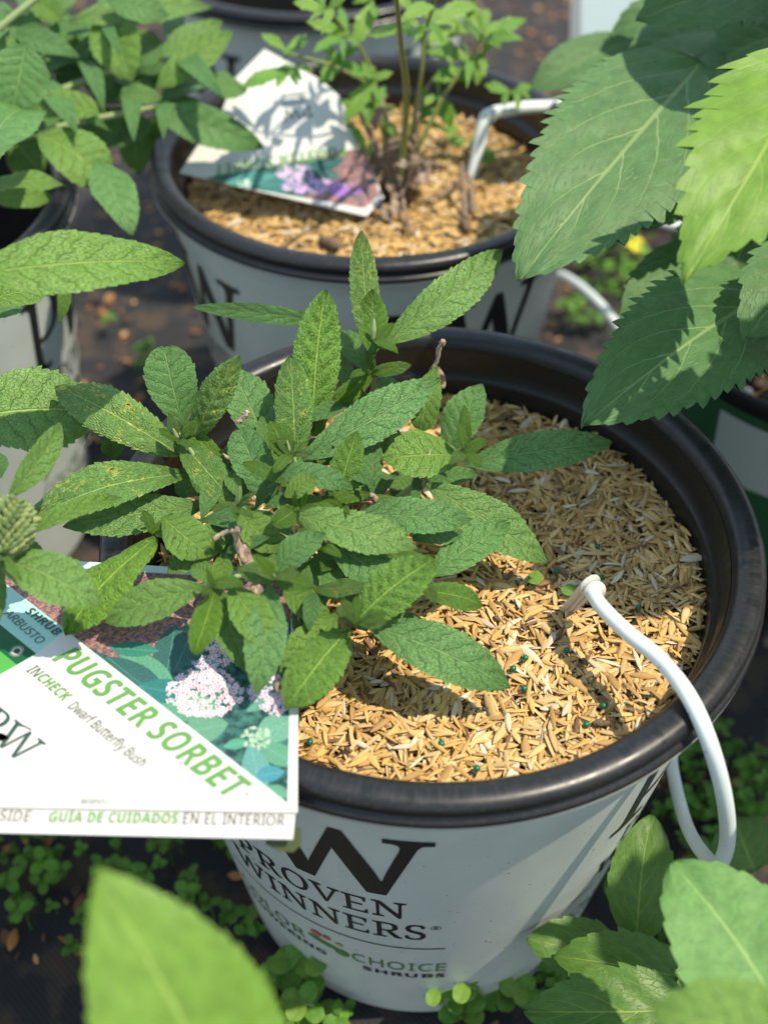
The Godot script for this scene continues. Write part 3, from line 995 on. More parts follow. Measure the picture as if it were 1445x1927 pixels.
# ---------------------------------------------------------------- pots
func build_pots() -> void:
	build_pot(POT, -25.0, "grey white printed nursery pot with black rim crossed by a drip tube", "printed nursery pots")
	build_pot(BACK, 28.0, "printed nursery pot with upside down tag and dead twigs in it", "printed nursery pots")
	build_pot(Vector3(-0.33, 0, -0.61), 90.0, "sunlit white printed nursery pot under the drooping leafy shrub", "printed nursery pots")
	build_pot(Vector3(-0.06, 0, -1.02), 40.0, "printed nursery pot behind the pot with the upside down tag", "printed nursery pots")
	build_pot(Vector3(0.325, 0, -1.14), 10.0, "white nursery pot with pale tag behind the broad serrated leaves", "printed nursery pots")
	build_pot(Vector3(-0.52, 0, -0.93), 20.0, "white nursery pot half hidden behind the drooping leafy shrub", "printed nursery pots")
	build_pot(Vector3(-0.37, 0, -0.26), 75.0, "nursery pot holding the budding shrub beside the large tag", "printed nursery pots")
	# pot with a green label and perlite soil, beside the near pot
	var c := Vector3(0.292, 0, -0.598)
	var g := thing("labelled_pot", c, "dark pot with green label holding the shrub of broad serrated leaves", "pot")
	var h := 0.2
	part(g, "wall", lathe([Vector2(0, 0.003), Vector2(0.08, 0.0), Vector2(0.088, 0.002), Vector2(0.11, h - 0.012), Vector2(0.113, h - 0.010), Vector2(0.114, h - 0.002), Vector2(0.112, h), Vector2(0.109, h - 0.002), Vector2(0.106, h - 0.03), Vector2(0.0, h - 0.03)]), M.black_inner, Transform3D(Basis(), c))
	var lab := PackedVector3Array()
	var plain := PackedVector3Array()
	for k in 24:
		for seg in [[-80.0, 10.0, 0.06, 0.185, 0.0006, 0], [-52.0, -24.0, 0.125, 0.178, 0.0011, 1]]:
			var a0 := deg_to_rad(lerpf(seg[0], seg[1], k / 24.0))
			var a1 := deg_to_rad(lerpf(seg[0], seg[1], (k + 1) / 24.0))
			var f := func(a: float, y: float) -> Vector3: return c + Vector3(sin(a), 0, cos(a)) * (0.088 + 0.022 * y / (h - 0.012) + seg[4]) + Vector3(0, y, 0)
			var q := [f.call(a0, seg[2]), f.call(a0, seg[3]), f.call(a1, seg[3]), f.call(a0, seg[2]), f.call(a1, seg[3]), f.call(a1, seg[2])]
			if seg[5] == 0: lab.append_array(q)
			else: plain.append_array(q)
	var l := part(g, "label", tri_mesh(lab), mat(Color(0.02, 0.09, 0.035), 0.4))
	part(l, "label_panel", tri_mesh(plain), mat(Color(0.38, 0.42, 0.38), 0.5))
	part(g, "soil", lathe([Vector2(0.1082, h - 0.012), Vector2(0.06, h - 0.006), Vector2(0.0, h - 0.004)], 40), M.soil, Transform3D(Basis(), c))
	var items := []
	for k in 420:
		var r := 0.106 * sqrt(rng.randf())
		var a := rng.randf() * TAU
		var s := rnd(0.002, 0.0055)
		items.append([Transform3D(Basis.from_euler(Vector3(rnd(0, 6), rnd(0, 6), rnd(0, 6))).scaled(Vector3(s, s * 0.8, s)), c + Vector3(cos(a) * r, h - 0.007 + rnd(-0.002, 0.002), sin(a) * r)), Color(0.62, 0.60, 0.56) if rng.randf() < 0.45 else Color(0.05, 0.03, 0.02)])
	var pm := SphereMesh.new()
	pm.radius = 1.0
	pm.height = 2.0
	pm.radial_segments = 7
	pm.rings = 4
	multi(g, "perlite", pm, M.hull, items)
	# pale tag leaning in the far right pot
	var pl := Plane(Vector3(-0.15, 0.35, 0.92).normalized(), Vector3(0.3, 0.32, -1.0))
	var q := []
	for p in [[1094, -60], [1225, -60], [1212, 62], [1092, 70]]: q.append(on_plane(p[0], p[1], pl))
	var t := thing("plant_tag", q[3], "blank pale tag standing at a pot behind the serrated leaves", "plant tag")
	part(t, "front_sheet", sheet_mesh(q, pl, 0.0006, func(_p): return Vector2.ZERO), mat(Color(0.62, 0.74, 0.72), 0.35))
	var hand := []
	for p in [[1075, -60], [1093, -60], [1091, 76], [1072, 84]]: hand.append(on_plane(p[0], p[1], pl))
	part(t, "back_sheet", sheet_mesh(hand, pl, 0.0006, func(_p): return Vector2.ZERO), mat(Color(0.35, 0.36, 0.36), 0.4))

func build_mulch() -> void:
	var meshes := [hull_mesh(0.05, 0.30, 0.62), hull_mesh(0.10, 0.26, 0.52), hull_mesh(-0.04, 0.33, 0.5)]
	var o := thing("mulch", POT + Vector3(0, MY, 0), "tan rice hull mulch round the quilted leaf shrub in the near pot", "mulch")
	part(o, "soil", lathe([Vector2(0.1217, MY - 0.002), Vector2(0.08, MY - 0.005), Vector2(0.0, MY - 0.005)], 64), M.soil, Transform3D(Basis(), POT))
	var heap := hull_heap(POT, 0.1195, MY, 15000, [])
	# the three hundred that show largest are single hulls
	var shown := []
	for h in heap:
		var p: Vector3 = h[0].origin
		if h[2] > 0.95 and p.x > 0.0: shown.append(h)
	shown.sort_custom(func(a, b): return a[0].basis.z.length() / depth_of(a[0].origin) > b[0].basis.z.length() / depth_of(b[0].origin))
	shown = shown.slice(0, 300)
	var single := {}
	for h in shown: single[h] = true
	var k := 0
	for h in shown:
		part(o, "rice_hull", meshes[k % 3], M.hulls[k % 8], h[0])
		k += 1
	var rest := []
	for h in heap:
		if not single.has(h): rest.append(h)
	multi(o, "loose_hulls", meshes[0], M.hull, rest)
	var o2 := thing("mulch", BACK + Vector3(0, MY, 0), "tan rice hull mulch under the upside down tag", "mulch")
	part(o2, "soil", lathe([Vector2(0.1217, MY - 0.002), Vector2(0.08, MY - 0.005), Vector2(0.0, MY - 0.005)], 64), M.soil, Transform3D(Basis(), BACK))
	multi(o2, "loose_hulls", meshes[0], M.hull, hull_heap(BACK, 0.1195, MY, 11000, []))

func pick(list: Array) -> Material:
	return list[rng.randi_range(0, list.size() - 1)]

# ---------------------------------------------------------------- the shrub in the near pot
func build_main_plant() -> void:
	var root := at(618, 1075, MY - 0.004)
	var o := thing("butterfly_bush", root, "low leafy shrub with quilted and spotted green leaves in the near pot", "shrub")
	var A: Array = M.A
	var D: Array = M.Ad
	var B: Array = M.B
	var S: Array = M.S
	var rows := [
		# top shoot
		[700, 668, 7, 680, 433, 11, 60, "B", S[0], {"arch": -0.02, "fold": 0.15}],
		[716, 652, 7, 946, 470, 9, 92, "A", A[0], {"roll": 20, "arch": 0.05}],
		[640, 612, 7, 362, 577, 8, 40, "A", A[3], {"roll": -38, "arch": 0.05}],
		[702, 668, 7.2, 700, 545, 9.2, 62, "B", B[1], {"arch": -0.12, "fold": 0.5}],
		[588, 812, 4.2, 612, 545, 9, 96, "B", B[0], {"arch": 0.02}],
		[556, 868, 5, 547, 668, 8, 78, "B", S[1], {"arch": 0.05}],
		[548, 868, 5.4, 508, 790, 7, 52, "A", B[1], {"arch": 0.14, "fold": 0.5}],
		[562, 868, 5, 828, 712, 6.6, 96, "A", A[1], {"arch": 0.06, "holes": [[0.17, -0.45, 0.03, 0.2], [0.33, -0.5, 0.035, 0.16]]}],
		[705, 700, 5.5, 610, 768, 4.5, 40, "B", B[2], {"roll": -30, "arch": 0.12}],
		[698, 700, 5.5, 636, 622, 6, 56, "A", D[1], {}],
		[700, 705, 5.5, 775, 686, 6, 30, "A", A[0], {"roll": 30}],
		[820, 690, 6.5, 792, 812, 4.6, 66, "O", A[2], {"arch": 0.12, "fold": 0.1, "wave": 0.1}],
		[838, 860, 2.5, 908, 722, 5, 82, "A", D[0], {}],
		[878, 850, 4, 874, 762, 6, 26, "B", B[0], {}],
		[870, 858, 4.2, 718, 866, 5, 100, "A", A[2], {"arch": 0.06, "fold": 0.3}],
		[868, 875, 3.6, 1153, 832, 4.4, 82, "A", A[3], {"arch": 0.08, "roll": 8}],
		[630, 965, 4, 672, 812, 6.5, 64, "B", B[0], {}],
		[520, 960, 4, 448, 806, 6.4, 86, "O", A[3], {}],
		[508, 856, 4, 430, 688, 6.4, 100, "A", A[1], {}],
		[348, 806, 4.8, 308, 650, 8, 108, "O", A[1], {"fold": 0.12}],
		[365, 828, 5, 452, 670, 9, 66, "B", S[0], {"twist": 35, "arch": 0.06}],
		[372, 826, 4.6, 398, 735, 6, 40, "A", A[2], {}],
		[342, 856, 5, 106, 728, 6.4, 96, "B", S[0], {"arch": 0.10, "roll": -8}],
		[338, 840, 5.6, 318, 778, 7.2, 24, "B", S[1], {"fold": 0.9}],
		[334, 826, 5.6, 447, 958, 4.4, 74, "A", S[1], {"arch": 0.05}],
		[362, 890, 4.6, 40, 992, 5.2, 92, "A", S[1], {"arch": 0.14, "quilt": 1.4}],
		[388, 952, 3.9, 118, 992, 4.4, 84, "A", D[1], {"arch": 0.05}],
		[330, 990, 3.8, 165, 985, 4.0, 46, "A", D[0], {}],
		[213, 862, 3.4, 208, 811, 5.2, 50, "A", A[3], {}],
		[294, 1012, 5.0, 124, 1196, 4.0, 82, "B", B[2], {"arch": 0.05, "twist": -40, "roll": 24, "fold": 0.35}],
		[306, 972, 6, 398, 1048, 5, 92, "A", A[2], {"arch": 0.07, "fold": 0.12}],
		[446, 962, 6, 526, 1040, 5, 74, "A", A[2], {"arch": 0.06}],
		[562, 956, 6.4, 514, 990, 6.4, 46, "B", B[1], {}],
		[550, 966, 6, 789, 1033, 5.4, 88, "A", A[0], {"arch": 0.08, "fold": 0.15}],
		[672, 965, 5, 888, 978, 5, 80, "A", A[1], {"arch": 0.06}],
		[802, 1090, 3.4, 960, 984, 3.4, 78, "A", D[0], {"arch": 0.06}],
		[800, 908, 4.2, 1030, 1060, 1.6, 96, "A", D[1], {"arch": 0.06, "fold": 0.2}],
		[622, 1024, 5, 748, 1108, 4.4, 88, "A", A[1], {"arch": 0.08}],
		[664, 1174, 4.4, 820, 1050, 6, 98, "B", B[0], {"arch": 0.05, "quilt": 1.3}],
		[792, 1112, 4, 908, 1140, 3.0, 52, "B", B[0], {"arch": 0.08}],
		[686, 1172, 4, 960, 1294, 1.7, 112, "A", A[1], {"arch": 0.07, "fold": 0.2}],
		[656, 1184, 4.4, 538, 1334, 3.8, 104, "B", B[0], {"arch": 0.05, "quilt": 1.2}],
		[634, 1156, 4.0, 528, 1274, 3.7, 86, "A", A[2], {}],
		[512, 1078, 5, 612, 1004, 6, 64, "A", A[1], {}],
		[606, 1034, 4, 600, 1148, 4, 92, "A", D[0], {}],
		[530, 1108, 4.4, 622, 1162, 3.8, 62, "A", A[2], {}],
		[517, 1090, 6.4, 446, 1070, 6.8, 40, "B", S[1], {}],
		[517, 1091, 6.4, 592, 1106, 6.6, 42, "B", B[1], {}],
		[508, 1096, 6, 482, 1308, 4.4, 88, "A", A[1], {"arch": 0.06, "fold": 0.3}],
		[434, 1098, 6, 512, 1228, 5.0, 84, "A", A[2], {"arch": 0.07, "fold": 0.3}],
		[406, 1110, 6, 366, 1232, 5.2, 60, "B", B[2], {"arch": 0.06}],
		[390, 1102, 5.6, 198, 1172, 4.6, 84, "A", D[2], {"arch": 0.05}],
		[412, 1108, 4.6, 468, 1272, 4.0, 76, "A", D[1], {}],
		[440, 982, 4.6, 316, 1082, 4.4, 76, "A", D[2], {}],
		[414, 1098, 5.6, 362, 1064, 5.6, 44, "A", A[2], {"fold": 0.5}],
		[436, 1000, 4.0, 420, 1075, 4.0, 44, "A", D[1], {}],
		[536, 908, 6.4, 458, 870, 6.2, 30, "B", B[1], {"arch": 0.1}],
		[536, 934, 6.2, 596, 896, 6.6, 50, "A", A[2], {}],
		[506, 888, 6.2, 662, 918, 6.0, 50, "A", A[3], {"arch": 0.12, "roll": -14}],
		[728, 1036, 4.2, 790, 1068, 4.2, 56, "B", B[0], {}],
		[672, 1178, 5.2, 634, 1140, 5.6, 24, "B", S[1], {}],
		[674, 1180, 5.2, 729, 1168, 5.4, 24, "B", S[1], {}],
		[776, 1014, 4, 872, 1000, 4, 56, "A", D[0], {}],
		[690, 1160, 3.4, 805, 1190, 2.6, 60, "A", D[0], {}],
		[610, 820, 3, 560, 760, 5, 60, "A", D[1], {}],
		# low leaves in the shade of the crown
		[745, 895, 2.0, 610, 940, 2.2, 72, "A", D[0], {}],
		[765, 880, 1.6, 740, 935, 1.2, 50, "A", D[1], {}],
		[735, 860, 2.4, 690, 800, 3.2, 46, "A", D[2], {}],
		[800, 905, 2.2, 900, 890, 2.2, 40, "A", D[0], {}],
		[420, 900, 2.2, 470, 830, 3.2, 66, "A", D[0], {}],
		[380, 930, 2.0, 330, 900, 2.4, 60, "A", D[1], {}],
		[470, 1000, 2.4, 520, 1070, 2.2, 70, "A", D[0], {}],
		[560, 1030, 2.4, 470, 1040, 2.4, 66, "A", D[1], {}],
		[640, 1090, 2.2, 700, 1150, 1.6, 70, "A", D[0], {}],
		[640, 990, 2.8, 720, 1010, 2.4, 70, "A", D[1], {}],
		[570, 880, 2.6, 620, 830, 3.4, 70, "A", D[0], {}],
		[600, 1130, 2.4, 560, 1200, 3.4, 66, "A", D[1], {}],
		[480, 930, 3.0, 430, 900, 3.6, 60, "A", D[0], {}],
		[640, 900, 2.6, 680, 860, 3.0, 56, "A", D[1], {}],
		[690, 760, 3.0, 640, 720, 4.2, 60, "A", D[2], {}],
		[690, 750, 3.2, 760, 730, 4.0, 56, "A", D[0], {}],
	]
	for r in rows:
		lf(o, r[0], r[1], r[2], r[3], r[4], r[5], r[6] * (0.90 if r[7] == "B" else 0.86), r[7], r[8], r[9])
	# pairs of young leaves at the growing tips
	for q in [[702, 645, 7.6, 3], [550, 858, 6.2, 4], [338, 830, 6.2, 4], [446, 958, 6.4, 3], [402, 1102, 6.2, 3], [516, 1088, 6.8, 2], [670, 1176, 5.4, 3], [872, 850, 4.8, 4], [562, 956, 6.6, 3], [296, 1005, 4.8, 3], [640, 955, 5.2, 4], [700, 700, 6.0, 4], [800, 1100, 4.2, 2], [600, 1030, 5.2, 3]]:
		for k in q[3]:
			var a := rnd(0, TAU)
			var l := rnd(26, 58)
			lf(o, q[0] + rnd(-6, 6), q[1] + rnd(-6, 6), q[2], q[0] + cos(a) * l, q[1] + sin(a) * l * 0.9 - 10, q[2] + rnd(0.2, 1.3), l * rnd(0.34, 0.5), "B", pick([B[0], B[1], B[2], S[1]]), {"fold": 0.5})
	# second rank of leaves filling the crown between the nodes
	for q in [[600, 1000, 4.6], [560, 930, 5.0], [480, 960, 4.8], [420, 1040, 4.8], [650, 1060, 4.2], [540, 1060, 5.0], [640, 870, 4.6], [430, 880, 4.6], [700, 930, 4.2], [380, 980, 4.6], [590, 1110, 4.4], [500, 860, 5.0], [740, 800, 4.0], [660, 760, 4.6], [780, 960, 3.6]]:
		var a0 := rnd(0, TAU)
		for k in 3:
			var a := a0 + k * TAU / 3.0 + rnd(-0.4, 0.4)
			var l := rnd(60, 120)
			lf(o, q[0], q[1], q[2], q[0] + cos(a) * l, q[1] + sin(a) * l * 0.85 - 12, q[2] + rnd(-0.3, 1.2), l * rnd(0.24, 0.34), ["A", "B", "A"][k], pick([A[0], A[1], A[2], A[3]]) if k != 1 else pick([B[0], B[2], S[0], S[1]]), {"fold": 0.35})
	# stems from the crown to each node
	for s in [[702, 640, 7.2, 700, 780, 2.6], [550, 850, 6.0, 580, 960, 3.0], [338, 815, 6.4, 420, 930, 3.4], [445, 945, 5.8, 520, 1010, 3.0], [400, 1104, 5.8, 500, 1065, 3.4], [515, 1088, 6.4, 560, 1060, 3.4], [668, 1178, 5.2, 640, 1120, 2.4], [872, 840, 5.0, 790, 905, 2.2], [560, 955, 6.2, 590, 1010, 3.2], [270, 985, 4.6, 380, 1020, 2.4], [640, 960, 4.6, 630, 1020, 2.4], [800, 905, 3.8, 700, 1000, 1.8]]:
		var top := at(s[0], s[1], MY + s[2] * 0.01)
		var mid := at(s[3], s[4], MY + s[5] * 0.01)
		part(o, "stem", tube([root, root.lerp(mid, 0.5) + Vector3(0, 0.004, 0), mid, top], [0.0022, 0.0019, 0.0015, 0.0007], 8, 6), M.stem_woolly)
	# woolly growing tips
	for s in [[702, 640, 7.6, 704, 600, 8.6, 9], [548, 862, 6, 540, 828, 7, 6], [444, 960, 6, 452, 915, 7.4, 8], [402, 1102, 6, 385, 1098, 6.4, 8], [516, 1090, 6.5, 515, 1080, 7.2, 7], [278, 984, 4.8, 262, 972, 5.2, 8], [338, 836, 5.8, 326, 806, 6.8, 8]]:
		var b := at(s[0], s[1], MY + s[2] * 0.01)
		var t := at(s[3], s[4], MY + s[5] * 0.01)
		var r: float = s[6] * depth_of(b) / FPX
		part(o, "growing_tip", tube([b, b.lerp(t, 0.5), t], [r * 0.4, r * 0.62, r * 0.15], 8, 5), M.stem_woolly)
	# dead twigs, spent heads
	for w in [[[826, 652, 6.4], [822, 680, 5.6], [812, 700, 5.0], [818, 740, 3.6]], [[808, 842, 4.8], [803, 880, 4.4], [798, 912, 3.8], [760, 940, 2.6], [700, 985, 1.4]], [[402, 1015, 6.0], [420, 1004, 6.2], [440, 1000, 6.4], [448, 1030, 5.6], [462, 1060, 5.0]], [[168, 808, 3.6], [215, 812, 3.8], [262, 812, 3.8], [340, 850, 3.2], [430, 900, 2.4]], [[400, 850, 3.6], [440, 866, 3.4], [500, 900, 2.4]]]:
		var pts := []
		for q in w: pts.append(at(q[0], q[1], MY + q[2] * 0.01))
		part(o, "dead_twig", tube(pts, [0.0013, 0.0009, 0.0011, 0.0013], 7, 5, 0.16), M.twig)
	for w in [[826, 652, 6.5, 833, 640, 6.9], [812, 700, 5.0, 822, 690, 5.2], [452, 790, 6.8, 466, 772, 7.2], [442, 796, 6.7, 456, 786, 6.9], [440, 1000, 6.6, 452, 992, 6.8], [692, 940, 4.4, 700, 930, 4.8], [697, 930, 4.8, 706, 944, 4.3], [172, 815, 3.6, 160, 845, 3.2]]:
		part(o, "dead_bud", tube([at(w[0], w[1], MY + w[2] * 0.01), at((w[0] + w[3]) * 0.5 + 3, (w[1] + w[4]) * 0.5, MY + (w[2] + w[5]) * 0.005), at(w[3], w[4], MY + w[5] * 0.01)], [0.0007, 0.0014, 0.0008], 7, 4, 0.3), M.twig)
	# shrivelled leaves hanging in the crown
	for w in [[446, 1010, 5.6, 472, 1080, 4.6, 26], [478, 1090, 4.8, 490, 1142, 4.2, 24], [824, 690, 5.0, 832, 730, 4.0, 18], [800, 850, 4.6, 796, 905, 3.8, 16], [548, 1285, 3.8, 520, 1300, 3.8, 26]]:
		lf(o, w[0], w[1], w[2], w[3], w[4], w[5], w[6], "O", M.dead if w[1] > 1200 else M.twig, {"fold": 0.9, "wave": 0.25, "curl": 0.06})

# ---------------------------------------------------------------- shrubs on the left
func build_left_plants() -> void:
	var A: Array = M.A
	var D: Array = M.Ad
	var B: Array = M.B
	var root := Vector3(-0.33, 0.24, -0.61)
	var o := thing("butterfly_bush", root, "tall drooping shrub with long smooth leaves in the sunlit white pot", "shrub")
	for r in [
		[-60, 515, 15, 348, 497, 13, 112, "L", A[2], {"arch": 0.09, "roll": 10}],
		[50, 80, 18, 22, 215, 15, 110, "L", A[1], {}],
		[-40, 330, 16, 48, 205, 15, 120, "O", A[1], {}],
		[-30, 356, 13, 126, 350, 12, 34, "L", A[2], {"roll": -25}],
		[-20, 375, 11, 102, 372, 10, 46, "L", A[2], {}],
		[72, 250, 13, 216, 366, 10, 92, "L", A[2], {"arch": 0.12}],
		[196, 20, 16, 252, 157, 13, 92, "L", A[2], {"arch": 0.08}],
		[185, 300, 12, 252, 442, 10, 78, "L", D[0], {}],
		[285, 205, 12, 496, 278, 9, 70, "L", A[3], {"arch": 0.08, "roll": 14}],
		[295, 165, 13, 440, 58, 15, 56, "L", A[2], {}],
		[300, 110, 14, 420, 40, 15, 46, "L", A[0], {}],
		[200, 212, 13, 52, 206, 13, 50, "L", A[2], {"arch": 0.1}],
		[305, 185, 13, 225, 178, 13, 34, "L", A[0], {}],
		[130, 40, 16, 402, 14, 15, 52, "L", A[0], {"arch": 0.08}],
		[200, 0, 17, 320, 30, 16, 50, "L", A[1], {}],
		[380, 160, 12, 465, 170, 11, 44, "L", D[0], {}],
		[290, 235, 9, 170, 265, 8, 60, "L", D[0], {}],
		[300, 215, 9, 290, 300, 6, 60, "L", D[1], {}],
		[120, 120, 12, 180, 60, 12, 70, "L", D[0], {}],
		[80, 60, 14, 20, 20, 14, 60, "L", D[0], {}],
		[90, 40, 14, 130, -30, 15, 60, "L", D[1], {}],
		[95, 30, 15, 40, -20, 15, 60, "L", A[1], {}],
		[100, 80, 13, 30, 120, 12, 60, "L", D[0], {}],
		[110, 90, 13, 160, 150, 11, 60, "L", D[0], {}],
		[60, 190, 11, 130, 260, 9, 80, "L", D[0], {}],
		[20, 260, 10, 80, 330, 8, 80, "L", D[1], {}],
		[150, 180, 9, 100, 230, 8, 60, "L", D[1], {}],
		[-30, 565, 10, 98, 540, 9, 60, "L", A[2], {}],
		[126, 512, 8, 114, 608, 6, 24, "L", A[2], {}],
		[-20, 590, 8, 40, 560, 8, 60, "L", D[0], {}],
		[-90, 790, 6, 192, 775, 4.4, 150, "A", D[2], {"arch": 0.06, "quilt": 3.0, "fold": 0.1}],
				[330, 60, 13, 300, 0, 14, 50, "L", A[0], {}],
		[260, 60, 14, 300, 110, 13, 44, "L", D[2], {}],
		[90, 130, 12, 200, 120, 12, 60, "L", A[1], {}],
		[150, 90, 13, 220, 190, 11, 56, "L", A[0], {}],
		[90, 50, 15, 150, 110, 13, 50, "L", A[2], {}],
		[40, 60, 15, -10, 120, 14, 60, "L", A[0], {}],
		[240, 130, 12, 330, 150, 12, 44, "L", A[1], {}],
		[250, 150, 11, 180, 190, 10, 60, "L", A[1], {}],
		[30, 150, 12, 110, 180, 11, 60, "L", A[0], {}],
		[330, 110, 13, 400, 110, 13, 40, "L", A[2], {}],
		[60, 0, 17, 120, 40, 16, 50, "L", A[2], {}],
		[10, 20, 17, 60, 90, 15, 60, "L", A[1], {}],
		[230, 200, 10, 150, 300, 8, 60, "L", A[1], {}],
		[250, 230, 9, 260, 330, 6, 60, "L", A[0], {}],
		[320, 190, 11, 400, 230, 10, 44, "L", A[1], {}],
	]:
		var low := 5.0 if r[4] < 450 else 0.0
		lf(o, r[0], r[1], r[2] - low, r[3], r[4], r[5] - low, r[6], r[7], r[8], r[9])
	for q in [[95, 60, 9], [150, 110, 8], [250, 150, 7], [60, 150, 8], [300, 190, 6.5], [190, 40, 10], [30, 230, 7], [120, 210, 6], [330, 90, 9], [230, 60, 9], [20, 60, 11], [180, 180, 6]]:
		var a0 := rnd(0, TAU)
		for k in 3:
			var a := a0 + k * TAU / 3.0 + rnd(-0.4, 0.4)
			var l := rnd(80, 150)
			lf(o, q[0], q[1], q[2], q[0] + cos(a) * l, q[1] + sin(a) * l * 0.7 + 20, q[2] + rnd(-1.5, 0.6), l * rnd(0.27, 0.36), "L", A[(k * 2 + 1) % 4], {"arch": 0.1})
	for s in [[88, -20, 13], [100, 60, 10], [300, 200, 7], [180, 30, 10], [-60, 500, 14], [-80, 780, 6], [280, 110, 8]]:
		var t := at(s[0], s[1], MY + s[2] * 0.01)
		part(o, "stem", tube([root, root.lerp(t, 0.5) + Vector3(0, 0.02, 0), t], [0.003, 0.0026, 0.0018], 8, 6), M.stem_woolly)
	# budding shrub beside the tag
	root = Vector3(-0.36, 0.24, -0.27)
	var b := thing("butterfly_bush", root, "shrub with a round green flower bud over the large tag", "shrub")
	var node := at(28, 1045, MY + 0.075)
	for r in [
		[14, 940, 8.4, 116, 794, 9.4, 52, "A", A[0], {"fold": 0.5, "roll": 20}],
		[40, 1008, 7.6, 230, 936, 7.0, 34, "A", A[2], {"fold": 0.6, "roll": -20, "arch": 0.04}],
		[-6, 1048, 7.2, 192, 1142, 6.2, 92, "A", A[0], {"arch": 0.08, "fold": 0.2}],
		[6, 1040, 7.8, 44, 1096, 7.6, 16, "A", A[2], {"fold": 0.5}],
		[30, 1020, 6.4, 76, 1064, 5.4, 50, "A", D[0], {}],
		[0, 900, 7.4, -10, 850, 8, 40, "A", A[1], {}],
		[-60, 1010, 7.0, 0, 1170, 5.4, 60, "A", D[1], {}],
		[-50, 1000, 7.0, -90, 900, 8, 90, "A", A[1], {}],
	]:
		lf(b, r[0], r[1], r[2], r[3], r[4], r[5], r[6], r[7], r[8], r[9])
	part(b, "stem", tube([root, root.lerp(node, 0.6) + Vector3(0, 0.015, 0), node], [0.003, 0.0024, 0.0018], 8, 6), M.stem)
	var c0 := at(4, 1040, MY + 0.078)
	var c1 := at(28, 945, MY + 0.088)
	var bud := part(b, "flower_bud", tube([c0, c0.lerp(c1, 0.5), c1], [0.003, 0.005, 0.003], 10, 6), M.stem)
	var ball := tube([Vector3(0, -0.001, 0), Vector3(0, 0.001, 0), Vector3(0, 0.0036, 0)], [0.0009, 0.0015, 0.0005], 7, 4)
	var axis := (c1 - c0).normalized()
	var e1 := axis.cross(Vector3.RIGHT).normalized()
	var e2 := axis.cross(e1)
	var bm := [mat(Color(0.16, 0.22, 0.07), 0.6), mat(Color(0.22, 0.27, 0.09), 0.6), mat(Color(0.13, 0.19, 0.07), 0.6)]
	for k in 190:
		var t := k / 189.0
		var a := k * 2.39996
		var r := 0.0082 * pow(sin(PI * clampf(t * 0.9 + 0.08, 0, 1)), 0.6)
		var d := e1 * cos(a) + e2 * sin(a)
		var p := c0.lerp(c1, t * 1.02) + d * r * rnd(0.75, 1.02)
		var y := (d + axis * 0.5).normalized()
		var x := y.cross(axis).normalized()
		part(bud, "floret_bud", ball, bm[k % 3], Transform3D(Basis(x, y, x.cross(y)).scaled(Vector3.ONE * rnd(0.65, 1.15)), p))

# ---------------------------------------------------------------- broad serrated shrub on the right
func big(o: Node3D, bx: float, by: float, bd: float, tx: float, ty: float, td: float, wpx: float, m: Material, opt := {}, kind := "C") -> void:
	var B := atd(bx, by, bd)
	var T := atd(tx, ty, td)
	leaf_at(o, B, T, wpx * (bd + td) * 0.5 / FPX, kind, m, opt)

